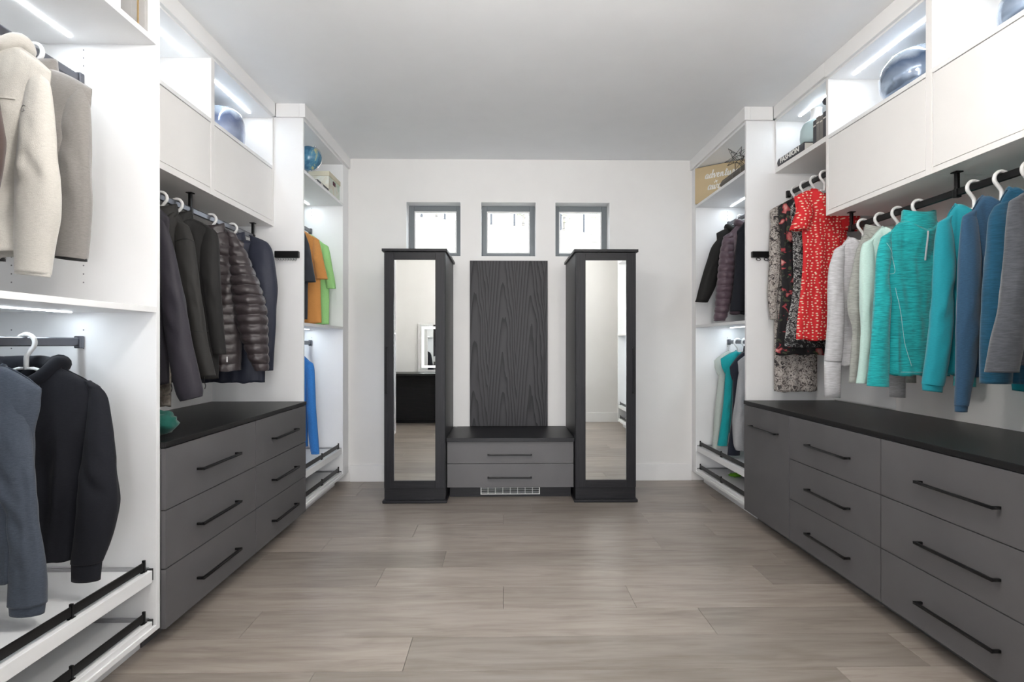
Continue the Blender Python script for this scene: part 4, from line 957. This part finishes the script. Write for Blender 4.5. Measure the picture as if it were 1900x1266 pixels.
# dark book lying in front of the box
t = thing('book', 'dark grey book lying flat between the globe and the storage box', 'book', (-1.40, 4.0, 2.322))
MB().box(-1.47, -1.328, 3.87, 4.115, 2.3225, 2.3255).box(-1.47, -1.328, 3.87, 4.115, 2.3435, 2.3465).box(-1.3305, -1.327, 3.87, 4.115, 2.3225, 2.3465).build('cover', 'book_dark', t, bevel=.001)
box('pages', -1.467, -1.331, 3.874, 4.111, 2.3256, 2.3434, 'paper', t, 0)
box('spine_label', -1.3272, -1.3264, 3.94, 3.99, 2.327, 2.342, 'paper', t, 0)
# storage box
t = thing('storage_box', 'pale green marbled storage box with cream lid in the left corner closet', 'box', (-1.49, 4.29, 2.322))
box('body', -1.64, -1.338, 4.155, 4.425, 2.322, 2.468, 'box_body', t, .002); box('lid', -1.645, -1.332, 4.149, 4.431, 2.458, 2.494, 'box_lid', t, .003)
box('label_holder', -1.3385, -1.3345, 4.25, 4.31, 2.415, 2.445, 'label_red', t, .001)
# kraft sign with script lettering
import math as _m
sg = thing('wall_sign', 'kraft board sign with white script lettering leaning in the right corner closet', 'sign', (1.600, 4.475, 2.338), rz=-math.radians(38))
MB().box(0, .42, 0, .022, 0, .295).build('board', 'kraft', sg, local=True, bevel=.002)
GL = {  # single-stroke script letters on a unit x-height: (advance, strokes)
 'a': (.92, [[(0, .15), (.12, .3), (.35, .95), (.62, .92), (.66, .85), (.45, 1.0), (.2, .75), (.15, .3), (.32, .03), (.55, .3), (.68, .95), (.66, .3), (.75, .02), (.92, .18)]]),
 'd': (.92, [[(0, .15), (.15, .4), (.35, .95), (.62, .85), (.42, 1.0), (.2, .72), (.15, .28), (.32, .03), (.55, .3), (.78, 1.9), (.68, .6), (.74, .04), (.92, .18)]]),
 'v': (.85, [[(0, .6), (.12, .95), (.25, .9), (.34, .1), (.42, .05), (.65, .6), (.7, .98), (.85, .85)]]),
 'e': (.75, [[(0, .15), (.3, .45), (.52, .8), (.38, 1.0), (.18, .7), (.2, .2), (.4, .03), (.75, .22)]]),
 'n': (1.0, [[(0, .4), (.12, .9), (.18, .85), (.16, .02), (.2, .5), (.45, .98), (.58, .8), (.6, .2), (.72, .02), (1.0, .2)]]),
 't': (.62, [[(0, .15), (.2, .6), (.36, 1.6), (.26, .5), (.32, .05), (.62, .2)], [(.02, 1.15), (.25, 1.22), (.66, 1.32)]]),
 'u': (1.0, [[(0, .5), (.12, .95), (.14, .3), (.3, .03), (.52, .35), (.62, .95), (.62, .25), (.74, .02), (1.0, .2)]]),
 'r': (.72, [[(0, .3), (.18, .95), (.22, 1.08), (.34, .92), (.46, .95), (.42, .3), (.5, .04), (.72, .2)]]),
 'w': (1.2, [[(0, .5), (.1, .95), (.16, .3), (.3, .03), (.48, .4), (.54, .9), (.56, .3), (.72, .03), (.92, .5), (.96, .95), (1.2, .85)]]),
 'i': (.5, [[(0, .15), (.2, .95), (.18, .25), (.28, .03), (.5, .2)], [(.26, 1.3), (.29, 1.36)]]),
 's': (.7, [[(0, .15), (.25, .7), (.34, 1.05), (.36, .75), (.5, .35), (.38, .03), (.15, .1)], [(.45, .1), (.7, .2)]]),
}
def script(word, xc, zbase, hgt):
    adv = sum(GL[c][0] for c in word)*hgt; x = xc-adv/2; m = MB()
    for ch in word:
        a, strokes = GL[ch]
        for st in strokes:
            pts = catmull([(x+px*hgt+.16*pz*hgt, zbase+pz*hgt) for px, pz in st], 8*len(st))
            n = len(m.v); k = len(pts)
            for i, (q, z) in enumerate(pts):
                q2, z2 = pts[min(i+1, k-1)]; q1, z1_ = pts[max(i-1, 0)]
                tx, tz = q2-q1, z2-z1_; l = math.hypot(tx, tz) or 1e-6; tx /= l; tz /= l
                w_ = (.0022+.0024*max(0, -tz))*hgt/.032
                m.v += [(q-tz*w_, -.0012, z+tx*w_), (q+tz*w_, -.0012, z-tx*w_), (q-tz*w_, .001, z+tx*w_), (q+tz*w_, .001, z-tx*w_)]
                if i:
                    b = n+4*i; c_ = b-4
                    m.f += [(c_, c_+1, b+1, b), (c_, b, b+2, c_+2), (c_+1, c_+3, b+3, b+1)]
        x += a*hgt
    return m
script('adventure', .212, .192, .035).build('lettering', 'white_ink', sg, local=True)
script('awaits', .192, .098, .037).build('lettering', 'white_ink', sg, local=True)
pl = [(-.5, .0), (-.1, .08), (.1, .45), (.2, .45), (.12, .08), (.4, .06), (.5, .2), (.58, .2), (.55, 0), (.58, -.2), (.5, -.2), (.4, -.06), (.12, -.08), (.2, -.45), (.1, -.45), (-.1, -.08)]
MB().prism([(.175-.034*(x*.9+z*.43), .160+.034*(-x*.43+z*.9)) for x, z in pl], -.0012, .001).build('plane_symbol', 'white_ink', sg, local=True)
# old book box and wire star
t = thing('book', 'large grey brown antique book box lying in front of the kraft sign', 'book', (1.75, 3.86, 2.336))
sp = MB(); rr_ = []
for y in (3.67, 4.055):
    rr_.append([(1.655+.018*(1-abs(math.cos(a)))*-1, y, 2.371-.034*math.cos(a)) for a in [PI*k/10 for k in range(11)]]+[(1.83, y, 2.405), (1.83, y, 2.337)])
sp.grid(rr_, True, True, True).build('cover', 'old_leather', t, smooth=False)
for y in (3.70, 3.83, 3.955): MB().box(1.6355, 1.640, y-.004, y+.004, 2.353, 2.389).build('spine_band', 'book_grey', t, bevel=.001)
MB().prism([(0.0, 0.0)]*0+[(.016*math.cos(a)*(1 if i % 2 else .55), .02*math.sin(a)*(1 if i % 2 else .55)) for i, a in enumerate([2*PI*k/12 for k in range(12)])], 0, .002).build('emblem', 'gold', t)
em = t.children[-1]; em.location = Vector((1.6345, 4.0, 2.371))-org[t.name]; em.rotation_euler = (0, 0, -PI/2); em.data.transform(Matrix.Translation(org[t.name]))
st = thing('wire_star', 'dark wire star ornament on the antique book box', 'ornament', (1.70, 3.82, 2.406))
c = Vector((1.665, 3.80, 2.487)); dirs = []
for i in range(12):
    zf = 1-2*(i+.5)/12; a = i*2.39996+.5; r = math.sqrt(1-zf*zf); dirs.append(Vector((r*math.cos(a), r*math.sin(a), zf)))
for dv in dirs:
    u = dv.orthogonal().normalized(); w2 = dv.cross(u); m = MB()
    base = [c+dv*.032+(u*math.cos(q)+w2*math.sin(q))*.022 for q in (0, 2.094, 4.189)]
    tip = c+dv*(.080 if dv.z < -.6 else .098)
    for b in base: m.tube([b, tip], .0014, 5)
    m.tube(base, .0014, 5, closed=True); m.build('spike', 'black_metal', st)
# right niche: FASHION book, vase, upright books, knob
t = thing('book', 'thick dark grey book lettered FASHION lying on the open right shelf', 'book', (1.93, 3.40, 2.337))
y0, y1 = 3.235, 3.54; x0, x1 = 1.822, 2.06; zb, zt = 2.3365, 2.392
rr_ = [[(x0-.009*math.sin(PI*k/8)+.0, y, zb+(zt-zb)*k/8) for k in range(9)]+[(x0+.003, y, zt), (x0+.003, y, zb)] for y in (y0, y1)]
MB().grid(rr_, True, True, True).build('spine', 'book_dark', t, bevel=.0008)
MB().box(x0+.003, x1, y0, y1, zb, zb+.003).box(x0+.003, x1, y0, y1, zt-.003, zt).build('cover', 'book_dark', t); box('pages', x0+.003, x1-.005, y0+.004, y1-.004, zb+.0031, zt-.0031, 'paper', t, 0)
mw = Matrix(((0, 0, -1, 0), (-1, 0, 0, 0), (0, 1, 0, 0), (0, 0, 0, 1)))
loc = Matrix.Translation(Vector((x0-.0105, (y0+y1)/2, (zb+zt)/2))-org[t.name])
text_mesh('lettering', 'FASHION', .043, .0006, 'white_ink', t, loc @ mw @ Matrix.Diagonal((1.28, 1.0, 1, 1)), bold=.0012)
t = thing('vase', 'pale blue vase with white neck on the open right shelf', 'vase', (1.915, 3.265, 2.395))
MB().lathe([(.07, 0), (.088, .01), (.092, .04), (.088, .09), (.074, .122), (.05, .140)], (1.915, 3.265, 2.3925), 36, cap1=True).build('body', 'pale_blue', t, smooth=True)
MB().lathe([(.05, .140), (.036, .155), (.031, .18), (.032, .205), (.034, .212), (.028, .212), (.026, .18)], (1.915, 3.265, 2.3925), 32, cap0=False).build('neck', 'white_ceramic', t, smooth=True)
for i, (yy, h, m) in enumerate([(3.150, .150, 'book_dark'), (3.118, .158, 'book_grey'), (3.084, .152, 'book_grey'), (3.050, .160, 'book_dark')]):
    t = thing('book', ['dark upright book against the pale blue vase', 'grey upright book, second from the pale blue vase', 'grey upright book, third from the pale blue vase', 'dark upright book tight against the cabinet divider'][i], 'book', (1.90, yy, 2.337), 'upright books on the open right shelf')
    box('cover', 1.835, 1.96, yy-.0155, yy+.0155, 2.337, 2.337+h, m, t, .002)
    box('spine_band', 1.834, 1.8352, yy-.012, yy+.012, 2.337+h*.75, 2.337+h*.8, 'paper', t, 0)
t = thing('bookend', 'dark round knob bookend above the upright books', 'bookend', (1.87, 3.075, 2.50))
MB().box(1.84, 1.90, 3.028, 3.033, 2.337, 2.53).build('plate', 'book_dark', t); MB().sphere((1.862, 3.075, 2.568), .022, 20, 14).tube([(1.862, 3.031, 2.525), (1.862, 3.075, 2.55)], .006, 8).build('knob', 'book_dark', t, smooth=True)
# round glass vases in right cubbies
for (x, y, r, h, lab) in ((2.0, 2.56, .165, .245, 'large iridescent blue glass bowl vase in the right cubby beside the pale blue vase shelf'), (2.0, 1.985, .118, .20, 'round iridescent glass vase cut off by the top right corner of the picture')):
    t = thing('vase', lab, 'vase', (x, y, 2.333), 'iridescent glass vases')
    MB().lathe([(r*.45, 0), (r*.75, h*.08), (r*.96, h*.30), (r, h*.5), (r*.95, h*.70), (r*.78, h*.88), (r*.52, h*.98), (r*.44, h), (r*.42, h*.98), (r*.5, h*.93)], (x, y, 2.333), 48).build('body', 'irid', t, smooth=True)
# crumpled cloths
def crumple(name, label, c, r, mat, seed, cat='cloth'):
    m = MB(); rows = []
    for i in range(17):
        a = -PI/2+PI*i/16; row = []
        for j in range(28):
            b = 2*PI*j/28; dv = Vector((max(math.cos(a), .001)*math.cos(b), max(math.cos(a), .001)*math.sin(b), math.sin(a)))
            k = 1+.30*fbm(dv.x*2.6+seed, dv.y*2.6, dv.z*2.6)
            row.append((c[0]+dv.x*r[0]*k, c[1]+dv.y*r[1]*k, max(c[2], c[2]+r[2]+dv.z*r[2]*k)))
        rows.append(row)
    o = m.grid(rows, True, True, True).build(name, mat, None, loc=c, smooth=True); tag(o, label, cat)
crumple('folded_scarf', 'crumpled dark green cloth on the left black counter', (-1.415, 2.22, .791), (.075, .06, .052), 'green_cloth', 3.1)
crumple('sock', 'small bright green sock on the lower right shoe shelf', (1.83, 4.22, .119), (.05, .03, .016), 'lime_cloth', 8.1, 'sock')
# drawcords and puller details
def cord(parent, pts, r, mat, name='drawcord'):
    MB().tube(catmull(pts, 5*len(pts)), r, 6).build(name, mat, parent, smooth=True)
